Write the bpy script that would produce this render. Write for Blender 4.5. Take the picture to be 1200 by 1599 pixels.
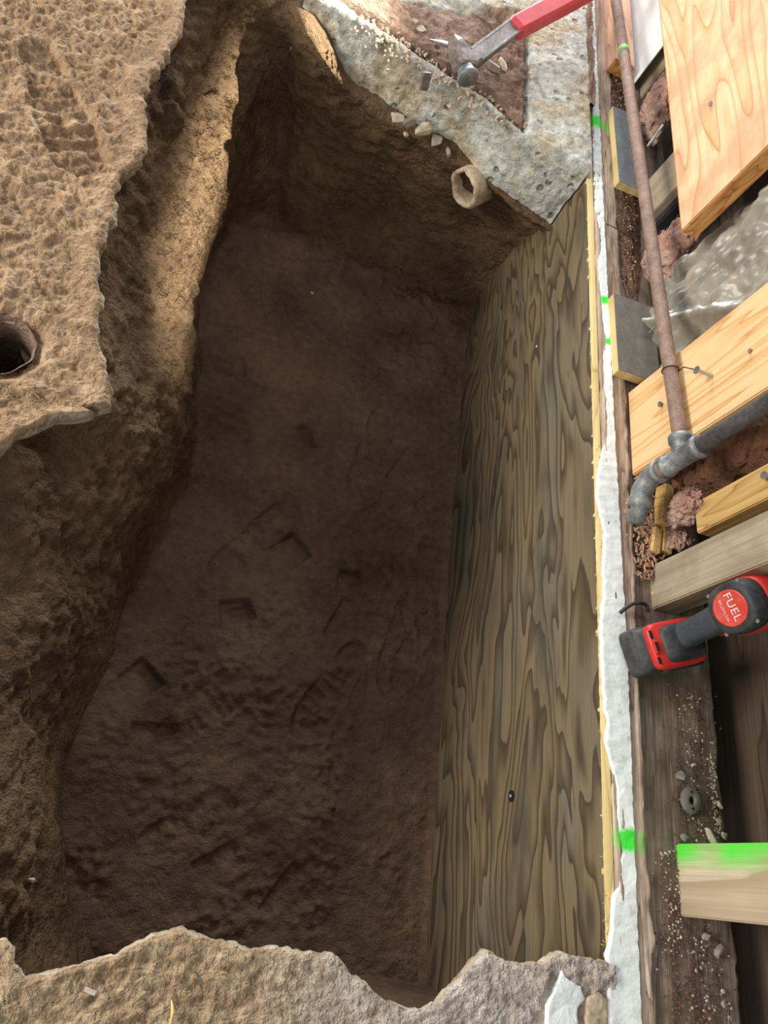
import bpy, bmesh, math, random
import numpy as np
from mathutils import Vector, Matrix

for o in list(bpy.data.objects): bpy.data.objects.remove(o, do_unlink=True)
SC = bpy.context.scene
COL = SC.collection
random.seed(7)

# ------------------------------------------------------------------ camera
F = 1200.0; CX, CY = 600.0, 799.5; H = 1.1
_dn = np.array([80 - CX, 1330 - CY, F]); _dn /= np.linalg.norm(_dn)
_dy = np.array([868 - CX, -1654 - CY, F]); _dy -= _dn * (_dy @ _dn); _dy /= np.linalg.norm(_dy)
_R = np.array([np.cross(_dy, -_dn), _dy, -_dn])          # camera axes (right, down, forward) -> world
cam = bpy.data.cameras.new('camera'); camo = bpy.data.objects.new('camera', cam); COL.objects.link(camo)
cam.sensor_fit = 'VERTICAL'; cam.sensor_height = 36; cam.lens = F / 1599 * 36; cam.clip_start = 0.02
r, d, f = _R[:, 0], _R[:, 1], _R[:, 2]
camo.matrix_world = Matrix(((r[0], -d[0], -f[0], 0), (r[1], -d[1], -f[1], 0), (r[2], -d[2], -f[2], H), (0, 0, 0, 1)))
SC.camera = camo

# ------------------------------------------------------------------ light
W = bpy.data.worlds.new('world'); SC.world = W; W.use_nodes = True
W.node_tree.nodes['Background'].inputs[0].default_value = (0.84, 0.90, 1.0, 1)
W.node_tree.nodes['Background'].inputs[1].default_value = 0.15
def look(o, tgt):
    o.rotation_euler = (Vector(tgt) - o.location).to_track_quat('-Z', 'Y').to_euler()
def area(name, loc, tgt, sx, sy, power, col):
    l = bpy.data.lights.new(name, 'AREA'); l.shape = 'RECTANGLE'; l.size = sx; l.size_y = sy; l.energy = power; l.color = col
    o = bpy.data.objects.new(name, l); COL.objects.link(o); o.location = loc; look(o, tgt); return o
area('doorway_daylight', (0.25, 5.2, 1.12), (0.2, 0.9, 0), 2.8, 1.5, 145, (0.93, 0.96, 1.0))
area('window_daylight', (-3.4, 0.4, 1.35), (0.6, 0.5, 0), 2.0, 1.2, 80, (1.0, 0.94, 0.85))
area('near_window_daylight', (-0.6, -3.2, 1.5), (0.6, 0.3, 0.1), 1.8, 1.0, 16, (1.0, 0.96, 0.90))
area('added_floor_fill', (-0.45, 1.9, 2.3), (0.4, 1.1, -0.6), 0.25, 0.25, 5.5, (0.95, 0.97, 1.0))  # added fill from above to lift the far pit floor, no known fixture
sp = bpy.data.lights.new('streak_spot', 'SPOT'); sp.energy = 1300; sp.color = (1.0, 0.95, 0.80); sp.spot_size = math.radians(5.2); sp.spot_blend = 1.0; sp.shadow_soft_size = 0.04  # added unseen spot, shaped to lay the bright streak on the bank
spo = bpy.data.objects.new('streak_spot', sp); COL.objects.link(spo)
_l = Vector((1.75, 2.5, 2.55)); _a = Vector((.10, 1.98, -.10)); _b = Vector((-.045, 1.12, -.36)); _z = (_l - (_a + _b) / 2).normalized(); _x = (_a - _b); _x = (_x - _z * _x.dot(_z)).normalized(); _y = _z.cross(_x)
spo.matrix_world = Matrix.Translation(_l) @ Matrix((_x, _y, _z)).transposed().to_4x4() @ Matrix.Diagonal((3.8, 1.0, 1.0, 1.0))
SC.view_settings.view_transform = 'Standard'; SC.view_settings.look = 'None'
SC.view_settings.exposure = 1.12; SC.view_settings.gamma = 1.0; SC.view_settings.use_curve_mapping = False

# ------------------------------------------------------------------ helpers
def ray(px, py): return _R @ np.array([px - CX, py - CY, F])
def at(px, py, z):                                        # the point at height z that shows at this place of the photo
    v = ray(px, py); return np.array([0, 0, H]) + v * ((z - H) / v[2])
def atx(px, py, x):                                       # the same on the upright plane at x
    v = ray(px, py); return np.array([0, 0, H]) + v * (x / v[0])

_rng = np.random.RandomState(3)
_P = _rng.permutation(256); _P = np.concatenate([_P, _P, _P])
_G = _rng.normal(size=(256, 3)); _G /= np.linalg.norm(_G, axis=1)[:, None]
def perlin(p):
    p = np.asarray(p, float); i = np.floor(p).astype(int); fr = p - i; i &= 255
    u = fr * fr * fr * (fr * (fr * 6 - 15) + 10)
    def g(a, b, c):
        h = _P[_P[_P[(i[..., 0] + a) & 255] + ((i[..., 1] + b) & 255)] + ((i[..., 2] + c) & 255)]
        return ((fr - np.array([a, b, c])) * _G[h]).sum(-1)
    l = lambda a, b, t: a + (b - a) * t
    x0 = l(l(g(0, 0, 0), g(1, 0, 0), u[..., 0]), l(g(0, 1, 0), g(1, 1, 0), u[..., 0]), u[..., 1])
    x1 = l(l(g(0, 0, 1), g(1, 0, 1), u[..., 0]), l(g(0, 1, 1), g(1, 1, 1), u[..., 0]), u[..., 1])
    return l(x0, x1, u[..., 2]) * 1.6
def fbm(p, s, octv=4, gain=0.5):
    p = np.asarray(p, float) * s; a = 1; t = 0
    for k in range(octv):
        t = t + a * perlin(p + 17.3 * k); p = p * 2.03; a *= gain
    return t
def ridged(p, s, octv=3):
    p = np.asarray(p, float) * s; a = 1; t = 0
    for k in range(octv):
        t = t + a * (1 - 2 * np.abs(perlin(p + 9.1 * k))); p = p * 2.1; a *= 0.5
    return t
def sstep(a, b, x):
    t = np.clip((x - a) / (b - a), 0, 1); return t * t * (3 - 2 * t)

def obj(name, verts, faces, mat, parent=None, origin=None, smooth=True):
    verts = np.asarray(verts, float)
    if origin is not None: verts = verts - np.asarray(origin)
    me = bpy.data.meshes.new(name)
    me.from_pydata(verts.tolist(), [], [tuple(int(k) for k in q) for q in faces]); me.update()
    if smooth: me.shade_smooth()
    me.materials.append(mat)
    o = bpy.data.objects.new(name, me); COL.objects.link(o)
    if origin is not None: o.location = origin
    if parent: o.parent = parent
    return o
def bobj(name, bm, mat, parent=None, loc=None, smooth=False, rot=None):
    bmesh.ops.recalc_face_normals(bm, faces=bm.faces)
    me = bpy.data.meshes.new(name); bm.to_mesh(me); bm.free()
    if smooth: me.shade_smooth()
    me.materials.append(mat)
    o = bpy.data.objects.new(name, me); COL.objects.link(o)
    if loc is not None: o.location = loc
    if rot is not None: o.rotation_euler = rot
    if parent: o.parent = parent
    return o
def tag(o, label=None, cat=None, group=None, kind=None):
    if label: o['label'] = label
    if cat: o['category'] = cat
    if group: o['group'] = group
    if kind: o['kind'] = kind
    return o
def empty(name, loc, rot=(0, 0, 0)):
    o = bpy.data.objects.new(name, None); o.empty_display_size = 0.05; COL.objects.link(o)
    o.location = loc; o.rotation_euler = rot; return o
def gridfaces(n, m, wrap=False):
    i, j = np.meshgrid(np.arange(n - 1), np.arange(m if wrap else m - 1), indexing='ij')
    a = i * m + j; b = i * m + (j + 1) % m
    return np.stack([a, b, b + m, a + m], -1).reshape(-1, 4)
def catmull(P, n):                                        # resample control points along axis 0
    P = np.asarray(P, float); k = len(P); t = np.linspace(0, k - 1, n); i = np.clip(t.astype(int), 0, k - 2); u = t - i
    g = lambda q: P[np.clip(q, 0, k - 1)]
    p0, p1, p2, p3 = g(i - 1), g(i), g(i + 1), g(i + 2); u = u.reshape((-1,) + (1,) * (P.ndim - 1))
    return 0.5 * (2 * p1 + (p2 - p0) * u + (2 * p0 - 5 * p1 + 4 * p2 - p3) * u ** 2 + (3 * p1 - p0 - 3 * p2 + p3) * u ** 3)
def normals(G):
    a = np.gradient(G, axis=0); b = np.gradient(G, axis=1); n = np.cross(a, b)
    return n / (np.linalg.norm(n, axis=-1, keepdims=True) + 1e-9)
def box_bm(x0, x1, y0, y1, z0, z1, bev=0.002, seg=2, cuts=0, jit=0.0, seed=1):
    bm = bmesh.new(); bmesh.ops.create_cube(bm, size=1)
    for v in bm.verts: v.co = Vector(((x0 + x1) / 2 + v.co.x * (x1 - x0), (y0 + y1) / 2 + v.co.y * (y1 - y0), (z0 + z1) / 2 + v.co.z * (z1 - z0)))
    if bev: bmesh.ops.bevel(bm, geom=bm.edges[:], offset=bev, segments=seg, affect='EDGES')
    if cuts:
        bmesh.ops.subdivide_edges(bm, edges=[e for e in bm.edges if e.calc_length() > 0.03], cuts=cuts, use_grid_fill=True)
        rr = random.Random(seed)
        for v in bm.verts: v.co += Vector((rr.uniform(-jit, jit), rr.uniform(-jit, jit), rr.uniform(-jit, jit)))
    return bm
def box(name, x0, x1, y0, y1, z0, z1, mat, parent=None, **k):
    o = bobj(name, box_bm(x0 - (x0 + x1) / 2, x1 - (x0 + x1) / 2, y0 - (y0 + y1) / 2, y1 - (y0 + y1) / 2, 0, z1 - z0, **k), mat, parent)
    o.location = ((x0 + x1) / 2, (y0 + y1) / 2, z0); return o
def tube_pts(P, R, n=16, caps=True, wob=0.0):
    P = np.asarray(P, float); R = np.broadcast_to(np.asarray(R, float), (len(P),))
    T = np.gradient(P, axis=0); T /= np.linalg.norm(T, axis=1)[:, None]
    up = np.array([0, 0, 1.0]) if abs(T[0] @ np.array([0, 0, 1.0])) < 0.9 else np.array([1.0, 0, 0])
    V = []; a = np.linspace(0, 2 * math.pi, n, endpoint=False)
    for p, t, q in zip(P, T, R):
        u = up - t * (up @ t); u /= np.linalg.norm(u); w = np.cross(t, u); up = u
        V.append(p + q * (np.cos(a)[:, None] * u + np.sin(a)[:, None] * w))
    V = np.concatenate(V); Fc = gridfaces(len(P), n, True).tolist()
    if wob: V = V + wob * np.stack([perlin(V * 60 + k * 7) for k in range(3)], -1)
    if caps: Fc += [list(range(n))[::-1], list(range((len(P) - 1) * n, len(P) * n))]
    return V, Fc
def tube(name, P, R, mat, parent=None, n=16, origin=None, caps=True, wob=0.0):
    V, Fc = tube_pts(P, R, n, caps, wob); return obj(name, V, Fc, mat, parent, origin)
def line(a, b, n): return np.linspace(np.asarray(a, float), np.asarray(b, float), n)

# ------------------------------------------------------------------ materials
class NT:
    def __init__(s, name):
        s.m = bpy.data.materials.new(name); s.m.use_nodes = True; s.t = s.m.node_tree; s.b = s.t.nodes['Principled BSDF']
        s.co = s.t.nodes.new('ShaderNodeTexCoord').outputs['Object']
    def n(s, ty, ins=(), out=0, **props):
        nd = s.t.nodes.new('ShaderNode' + ty)
        for k, v in props.items(): setattr(nd, k, v)
        for k, v in (ins.items() if isinstance(ins, dict) else enumerate(ins)):
            if v is None: continue
            if isinstance(v, bpy.types.NodeSocket): s.t.links.new(v, nd.inputs[k])
            else: nd.inputs[k].default_value = v
        return nd.outputs[out]
    def map(s, sc=(1, 1, 1), rot=(0, 0, 0), loc=(0, 0, 0), co=None):
        return s.n('Mapping', {'Vector': co or s.co, 'Scale': sc, 'Rotation': rot, 'Location': loc})
    def noise(s, scale, det=4, rough=0.55, co=None, dist=0.0):
        return s.n('TexNoise', {'Vector': co or s.co, 'Scale': scale, 'Detail': det, 'Roughness': rough, 'Distortion': dist})
    def vor(s, scale, co=None, feature='F1', out=0, rnd=1.0):
        return s.n('TexVoronoi', {'Vector': co or s.co, 'Scale': scale, 'Randomness': rnd}, out=out, feature=feature)
    def math(s, op, a, b=0.5, c=None): return s.n('Math', (a, b) if c is None else (a, b, c), operation=op)
    def ramp(s, fac, stops, interp='LINEAR'):
        nd = s.t.nodes.new('ShaderNodeValToRGB'); s.t.links.new(fac, nd.inputs[0]); cr = nd.color_ramp; cr.interpolation = interp
        while len(cr.elements) < len(stops): cr.elements.new(0.5)
        for e, (p, c) in zip(cr.elements, stops): e.position = p; e.color = (c, c, c, 1) if isinstance(c, (int, float)) else (*c, 1)
        return nd.outputs[0]
    def mix(s, fac, a, b, mode='MIX'):
        nd = s.t.nodes.new('ShaderNodeMix'); nd.data_type = 'RGBA'; nd.blend_type = mode
        for k, v in ((0, fac), (6, a), (7, b)):
            if isinstance(v, bpy.types.NodeSocket): s.t.links.new(v, nd.inputs[k])
            elif k == 0: nd.inputs[0].default_value = v
            else: nd.inputs[k].default_value = (*v, 1)
        return nd.outputs[2]
    def xyz(s, co=None):
        nd = s.t.nodes.new('ShaderNodeSeparateXYZ'); s.t.links.new(co or s.co, nd.inputs[0]); return nd.outputs
    def bump(s, h, strength=0.5, dist=0.01, normal=None):
        return s.n('Bump', {'Strength': strength, 'Distance': dist, 'Height': h, 'Normal': normal})
    def done(s, col, rough=0.9, normal=None, metal=0.0, spec=0.3):
        for k, v in (('Base Color', col), ('Roughness', rough), ('Metallic', metal), ('Specular IOR Level', spec), ('Normal', normal)):
            if v is None: continue
            if isinstance(v, bpy.types.NodeSocket): s.t.links.new(v, s.b.inputs[k])
            elif k == 'Base Color': s.b.inputs[k].default_value = (*v, 1)
            else: s.b.inputs[k].default_value = v
        return s.m
def srgb(r, g, b):
    q = lambda c: (c / 255 / 12.92) if c / 255 <= 0.04045 else ((c / 255 + 0.055) / 1.055) ** 2.4
    return (q(r), q(g), q(b))

def m_dirt(name, dark, mid, light, bumps=0.55):
    t = NT(name); a = t.noise(4.5, 5, 0.6); b = t.noise(45, 5, 0.65); c = t.noise(220, 3, 0.6)
    col = t.ramp(t.math('ADD', t.math('MULTIPLY', a, 0.6), t.math('MULTIPLY', b, 0.4)), [(0.34, dark), (0.5, mid), (0.66, light)])
    sp = t.ramp(t.vor(170), [(0.0, 1), (0.10, 1), (0.13, 0)])
    keep = t.ramp(t.noise(30, 2), [(0.62, 0), (0.66, 1)])
    col = t.mix(t.math('MULTIPLY', t.math('MULTIPLY', sp, keep), 0.5), col, tuple(min(1, k * 1.9) for k in light))
    cr = t.vor(75, co=t.n('VectorMath', (t.co, t.n('VectorMath', (t.n('TexNoise', {'Vector': t.co, 'Scale': 40.0, 'Detail': 3.0}, out=1), (0.02, 0.02, 0.02)), operation='MULTIPLY')), operation='ADD'))
    gate = t.ramp(t.noise(11, 3), [(0.42, 0), (0.6, 1)])
    h = t.math('ADD', t.math('ADD', t.math('MULTIPLY', b, 0.9), t.math('MULTIPLY', c, 0.5)), t.math('MULTIPLY', t.math('MULTIPLY', cr, gate), -0.55))
    return t.done(col, 0.95, t.bump(h, bumps, 0.022), spec=0.12)
M = {}
M['dirt'] = m_dirt('packed_damp_soil', srgb(78, 60, 48), srgb(104, 82, 66), srgb(126, 102, 82), 0.5)
M['bank'] = m_dirt('bank_soil', srgb(84, 66, 50), srgb(114, 92, 70), srgb(140, 116, 90), 0.9)
M['dust'] = m_dirt('reddish_rubble_dust', srgb(108, 86, 74), srgb(148, 122, 106), srgb(188, 166, 148), 0.9)

def m_slab(name, base, dirt, pale, grad=False):
    t = NT(name); a = t.noise(7, 5, 0.6); b = t.noise(38, 5, 0.65); c = t.noise(160, 3, 0.6)
    col = t.ramp(b, [(0.33, dirt), (0.52, base), (0.7, pale)])
    col = t.mix(t.ramp(a, [(0.42, 0), (0.62, 0.7)]), col, t.mix(b, dirt, base))
    chips = t.math('MULTIPLY', t.ramp(t.vor(120), [(0.10, 1), (0.16, 0)]), t.ramp(t.noise(25, 2), [(0.5, 0), (0.58, 1)]))
    col = t.mix(t.math('MULTIPLY', chips, 0.6), col, pale)
    if grad:                                              # bare grey cement towards the plate, soil-stained away from it
        X = t.xyz()[0]; g = t.ramp(t.math('ADD', X, t.math('MULTIPLY', t.math('SUBTRACT', a, 0.5), 0.25)), [(0.25, 0), (0.5, 1)])
        grey = t.ramp(b, [(0.35, srgb(156, 142, 130)), (0.55, srgb(194, 182, 170)), (0.7, srgb(216, 206, 196))])
        col = t.mix(g, col, grey)
    cr = t.vor(85)
    h = t.math('ADD', t.math('ADD', t.math('MULTIPLY', b, 0.9), t.math('MULTIPLY', c, 0.5)), t.math('MULTIPLY', t.math('MULTIPLY', cr, a), -0.5))
    return t.done(col, 0.93, t.bump(h, 0.9, 0.018), spec=0.15)
M['slab_left'] = m_slab('soil_covered_slab', srgb(176, 146, 114), srgb(134, 107, 82), srgb(204, 176, 144))
M['slab_near'] = m_slab('broken_slab', srgb(180, 156, 124), srgb(134, 108, 82), srgb(206, 184, 152), True)
def m_conc():
    t = NT('footing_concrete'); a = t.noise(9, 5, 0.6); b = t.noise(45, 5, 0.65); c = t.noise(170, 3)
    X, Y, Z = t.xyz()
    col = t.ramp(b, [(0.32, srgb(146, 146, 140)), (0.5, srgb(182, 184, 176)), (0.68, srgb(216, 218, 208))])
    tan = t.ramp(b, [(0.35, srgb(138, 122, 98)), (0.65, srgb(196, 182, 150))])
    col = t.mix(t.ramp(a, [(0.46, 0), (0.6, 0.8)]), col, tan)
    pit = t.math('MULTIPLY', t.ramp(t.vor(26), [(0.16, 1), (0.26, 0)]), t.ramp(t.noise(14, 2), [(0.5, 0), (0.56, 1)]))
    col = t.mix(t.math('MULTIPLY', pit, 0.55), col, srgb(80, 76, 66))
    h = t.math('SUBTRACT', t.math('ADD', b, t.math('MULTIPLY', c, 0.4)), t.math('MULTIPLY', pit, 1.2))
    return t.done(col, 0.9, t.bump(h, 0.7, 0.012), spec=0.25)
M['conc'] = m_conc()
def m_wood(name, light, mid, dark, axis='z', scale=1.0, bands=9.0, rough=0.6, fine=0.35, stretch=0.12, lines=(0.55, 0.92), bumpv=0.25, green=None, dirt=None):
    """grain = contour lines of a noise stretched along the axis"""
    t = NT(name); st = [6 * scale] * 3; st['xyz'.index(axis)] = 6 * scale * stretch
    mp = t.map(tuple(st)); nz = t.noise(1.0, 2.0, 0.45, co=mp)
    fr = t.math('FRACT', t.math('MULTIPLY', nz, bands))
    col = t.ramp(fr, [(0.0, mid), (0.06, light), (lines[0], light), (lines[1], mid), (0.97, dark), (1.0, mid)])
    ft = [260.0] * 3; ft['xyz'.index(axis)] = 5.0
    fn = t.noise(1.0, 3, 0.6, co=t.map(tuple(ft)))
    col = t.mix(t.math('MULTIPLY', t.ramp(fn, [(0.4, 1), (0.6, 0)]), fine), col, dark)
    if dirt:
        dn = t.noise(9, 5, 0.6); col = t.mix(t.ramp(dn, [(0.42, 0), (0.62, dirt[1])]), col, dirt[0])
    if green:                                             # sprayed line: (axis index, centre, half width, strength)
        for (ax, c0, hw, amt) in green:
            dd = t.math('ABSOLUTE', t.math('SUBTRACT', t.xyz()[ax], c0), 0)
            dd = t.math('ADD', dd, t.math('MULTIPLY', t.math('SUBTRACT', t.noise(60, 4, 0.7), 0.5), hw * 0.7))
            k = t.math('MULTIPLY', t.ramp(t.math('DIVIDE', dd, hw), [(0.25, amt), (1.0, 0)]), t.ramp(t.noise(14, 3), [(0.3, 0.35), (0.55, 1)]))
            col = t.mix(k, col, srgb(84, 216, 62))
    return t.done(col, rough, t.bump(t.math('ADD', fn, fr), bumpv, 0.003), spec=0.3)

# plywood face: rotary-cut figure running along y
def m_ply():
    t = NT('treated_plywood'); X, Y, Z = t.xyz()
    nz = t.noise(1.0, 3.0, 0.5, co=t.map((0, 1.25, 6.0)), dist=0.5)
    low = t.math('MAXIMUM', t.math('SUBTRACT', 0.40, Z), 0.0)
    val = t.math('ADD', t.math('MULTIPLY', nz, 14), t.math('ADD', t.math('MULTIPLY', low, 26), t.math('MULTIPLY', Z, 5)))
    fr = t.math('FRACT', val)
    big = t.noise(1.0, 3, 0.5, co=t.map((0, 1.3, 5.0), loc=(3, 5, 1)))
    lt = t.ramp(big, [(0.34, srgb(118, 112, 97)), (0.5, srgb(130, 114, 87)), (0.64, srgb(116, 103, 81))])
    dk = t.ramp(big, [(0.34, srgb(80, 74, 62)), (0.5, srgb(90, 75, 54)), (0.64, srgb(72, 63, 50))])
    k = t.ramp(fr, [(0.0, 1), (0.05, 0.95), (0.09, 0.0), (0.35, 0.05), (0.62, 0.35), (0.80, 0.85), (0.95, 1.0), (1.0, 1)])
    col = t.mix(k, lt, dk)
    edge = t.ramp(fr, [(0.0, 1), (0.03, 1), (0.06, 0), (0.93, 0), (0.985, 1)])
    col = t.mix(t.math('MULTIPLY', edge, 0.45), col, srgb(58, 48, 38))
    fine = t.noise(1.0, 3, 0.6, co=t.map((300, 6, 330)))
    col = t.mix(t.math('MULTIPLY', t.ramp(fine, [(0.38, 1), (0.58, 0)]), 0.3), col, srgb(78, 68, 54))
    st = t.noise(1.0, 4, 0.6, co=t.map((0, 2.0, 7), loc=(1, 2, 8)))
    col = t.mix(t.ramp(st, [(0.54, 0), (0.66, 0.6)]), col, srgb(74, 70, 60))
    return t.done(col, 0.75, t.bump(t.math('ADD', fine, k), 0.18, 0.003), spec=0.25)
M['ply'] = m_ply()
M['plyedge'] = m_wood('raw_plywood_edge', srgb(222, 200, 142), srgb(206, 182, 122), srgb(176, 150, 96), 'y', 3.0, 5, 0.8, 0.25)
M['pine'] = m_wood('fresh_pine', srgb(236, 200, 150), srgb(222, 178, 122), srgb(200, 150, 96), 'z', 2.6, 9, 0.55, 0.15, 0.05)
M['fir'] = m_wood('wide_fir_board', srgb(240, 214, 170), srgb(226, 188, 138), srgb(200, 150, 102), 'y', 1.1, 15, 0.5, 0.2, 0.16, dirt=(srgb(206, 150, 116), 0.6))
M['orangefir'] = m_wood('fir_end_grain', srgb(214, 160, 96), srgb(188, 130, 70), srgb(150, 92, 48), 'z', 3.0, 12, 0.6, 0.4, 0.25)
M['pinklitpine'] = m_wood('pink_lit_lumber', srgb(222, 180, 150), srgb(204, 158, 128), srgb(176, 126, 96), 'y', 3, 8, 0.6, 0.2)  # pinkish cast of the light is put into this wood colour
M['yellowpine'] = m_wood('yellow_pine', srgb(214, 178, 116), srgb(192, 154, 92), srgb(158, 120, 66), 'z', 3, 9, 0.6, 0.25)
M['oldwood'] = m_wood('old_grey_stud', srgb(184, 170, 146), srgb(168, 154, 130), srgb(136, 120, 98), 'z', 3, 3, 0.85, 0.4, 0.08, lines=(.3, .6), dirt=(srgb(130, 112, 90), 0.5))
M['greenstud'] = m_wood('old_stud_with_paint', srgb(206, 190, 164), srgb(192, 174, 148), srgb(164, 146, 120), 'z', 4, 2, 0.85, 0.5, 0.08, lines=(.3, .6), green=[(1, 0.046, 0.036, 0.95)], dirt=(srgb(170, 146, 110), 0.4))
M['brownstud'] = m_wood('brown_stud', srgb(176, 130, 98), srgb(160, 114, 84), srgb(130, 88, 62), 'z', 2, 5, 0.7, 0.2)
SPRAY = [at(980, 1312, 0.01)[1], at(940, 192, 0.01)[1]]
M['sill'] = m_wood('weathered_sill_edge', srgb(206, 186, 164), srgb(176, 152, 132), srgb(116, 92, 76), 'y', 7, 4, 0.9, 0.4, 0.06, bumpv=0.8, green=[(1, SPRAY[0], 0.022, 0.6), (1, SPRAY[1], 0.026, 0.6)], dirt=(srgb(150, 126, 110), 0.6))
M['sill2'] = m_wood('dark_dirty_sill', srgb(158, 142, 126), srgb(138, 121, 106), srgb(98, 83, 71), 'y', 5, 4, 0.95, 0.5, 0.06, bumpv=0.6, dirt=(srgb(104, 86, 70), 0.8))
M['sheath'] = m_wood('dark_sheathing', srgb(92, 76, 62), srgb(78, 62, 50), srgb(52, 40, 32), 'y', 3, 3, 0.9, 0.4)
def m_paint():
    t = NT('flaking_white_paint'); a = t.noise(35, 5, 0.6); b = t.noise(140, 3)
    col = t.ramp(a, [(0.30, srgb(204, 206, 196)), (0.42, srgb(226, 230, 226)), (0.7, srgb(234, 238, 234))])
    Y = t.xyz()[1]
    for c0, hw in ((SPRAY[0], 0.022), (SPRAY[1], 0.028), (at(945, 467, 0.01)[1], 0.014), (at(945, 530, 0.01)[1], 0.011)):
        dd = t.math('ADD', t.math('ABSOLUTE', t.math('SUBTRACT', Y, float(c0)), 0), t.math('MULTIPLY', t.math('SUBTRACT', t.noise(70, 4, 0.7), 0.5), hw * 0.8))
        col = t.mix(t.ramp(t.math('DIVIDE', dd, hw), [(0.5, 0.95), (1.0, 0)]), col, srgb(40, 226, 40))
    return t.done(col, 0.75, t.bump(t.math('ADD', a, t.math('MULTIPLY', b, 0.3)), 0.4, 0.004))
M['paint'] = m_paint()
def m_plain(name, col, rough=0.6, metal=0.0, var=0.15, scale=40, bumpv=0.15, spec=0.4):
    t = NT(name); a = t.noise(scale, 4, 0.6)
    lo = tuple(c * (1 - var) for c in col); hi = tuple(min(1, c * (1 + var)) for c in col)
    return t.done(t.ramp(a, [(0.35, lo), (0.65, hi)]), rough, t.bump(a, bumpv, 0.003), metal, spec)
def m_worn(name, col, dustc, amt, rough=0.5, metal=0.0, scale=18):
    t = NT(name); a = t.noise(scale, 5, 0.65); b = t.noise(scale * 6, 4, 0.6)
    c = t.mix(t.ramp(t.math('ADD', t.math('MULTIPLY', a, 0.6), t.math('MULTIPLY', b, 0.4)), [(0.42, 0), (0.62, amt)]), col, dustc)
    return t.done(c, rough, t.bump(b, 0.12, 0.002), metal, 0.4)
M['rust'] = m_worn('rusty_pipe_steel', srgb(126, 104, 92), srgb(166, 138, 122), 0.9, 0.75, 0.15, 40)
M['blackpipe'] = m_worn('black_iron_pipe', srgb(66, 66, 70), srgb(122, 116, 112), 0.6, 0.55, 0.3, 25)
M['galv'] = m_worn('grey_pipe_fitting', srgb(106, 112, 116), srgb(168, 166, 160), 0.8, 0.5, 0.3, 45)
M['zinc'] = m_plain('bright_zinc', srgb(180, 186, 194), 0.35, 0.8)
M['steel'] = m_worn('scuffed_steel', srgb(108, 100, 98), srgb(166, 156, 148), 0.8, 0.5, 0.4, 40)
M['redgrip'] = m_plain('red_fibreglass', srgb(196, 62, 76), 0.45, 0, 0.1)
M['pinkins'] = m_dirt('pink_glass_wool', srgb(178, 130, 114), srgb(222, 178, 160), srgb(240, 212, 198), 1.0)
M['brownins'] = m_dirt('brown_glass_wool', srgb(120, 78, 62), srgb(168, 118, 94), srgb(200, 150, 122), 1.0)
M['toolblack'] = m_worn('dusty_black_plastic', srgb(44, 46, 50), srgb(96, 92, 86), 0.55, 0.55)
M['rubber'] = m_worn('dark_rubber_grip', srgb(56, 60, 66), srgb(92, 92, 92), 0.35, 0.7, 0, 30)
M['toolred'] = m_worn('tool_red_plastic', srgb(204, 42, 36), srgb(176, 92, 78), 0.3, 0.4)
M['badge'] = m_worn('red_badge', srgb(208, 66, 56), srgb(206, 120, 104), 0.6, 0.45)
M['badgetext'] = m_plain('white_print', srgb(232, 210, 204), 0.5, 0, 0.05)
M['holeblack'] = m_plain('slot_black', srgb(20, 20, 22), 0.8)
M['chip'] = m_plain('pale_stone_chip', srgb(196, 184, 164), 0.9, 0, 0.25, 30)
M['stone'] = m_plain('grey_stone_chip', srgb(150, 142, 130), 0.9, 0, 0.25, 30)
M['clay'] = m_worn('old_clay_pipe', srgb(200, 182, 156), srgb(140, 116, 94), 0.9, 0.9, 0, 22)
M['greyply'] = m_worn('grey_weathered_ply_face', srgb(112, 108, 102), srgb(142, 136, 126), 0.7, 0.85, 0, 30)
M['pad'] = m_worn('grey_pad_face', srgb(112, 118, 124), srgb(150, 152, 152), 0.7, 0.8, 0, 25)
M['washer'] = m_worn('old_grey_washer', srgb(126, 118, 110), srgb(96, 86, 78), 0.7, 0.8, 0.2, 40)
M['shaving'] = m_plain('wood_shavings', srgb(176, 140, 112), 0.8, 0, 0.35, 90)
M['grit'] = m_plain('mixed_grit', srgb(180, 164, 144), 0.9, 0, 0.4, 120)
M['sawdust'] = m_dirt('sawdust_litter', srgb(84, 62, 50), srgb(128, 98, 82), srgb(176, 146, 126), 1.0)
M['straw'] = m_plain('yellow_straw', srgb(214, 186, 116), 0.7)
M['darkbox'] = m_plain('dark_box_plastic', srgb(56, 56, 58), 0.6)
M['white'] = m_plain('white_plastic', srgb(236, 238, 236), 0.5, 0, 0.04)
M['wire'] = m_plain('dark_tie_wire', srgb(70, 62, 58), 0.5, 0.6)
def m_plastic():
    t = NT('clear_plastic_wrap'); a = t.noise(12, 4, 0.6)
    col = t.ramp(a, [(0.35, srgb(150, 146, 132)), (0.55, srgb(186, 182, 168)), (0.7, srgb(206, 196, 170))])
    Z = t.xyz()[2]; X, Y, Z = t.xyz()
    k = t.math('ABSOLUTE', t.math('SUBTRACT', Y, 0.085), 0)     # printed red lettering band, too crumpled to read
    k = t.math('ADD', k, t.math('MULTIPLY', t.math('SUBTRACT', t.noise(14, 2), 0.5), 0.012))
    bars = t.ramp(t.noise(1.0, 3, 0.7, co=t.map((0, 60, 110))), [(0.45, 0), (0.52, 1)])
    col = t.mix(t.math('MULTIPLY', t.ramp(k, [(0.010, 1), (0.016, 0)]), bars), col, srgb(168, 40, 44))
    t.b.inputs['Transmission Weight'].default_value = 0.25; t.b.inputs['Alpha'].default_value = 0.9
    return t.done(col, 0.32, t.bump(t.noise(40, 3), 0.25, 0.004), spec=0.5)
M['wrap'] = m_plastic()

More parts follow.
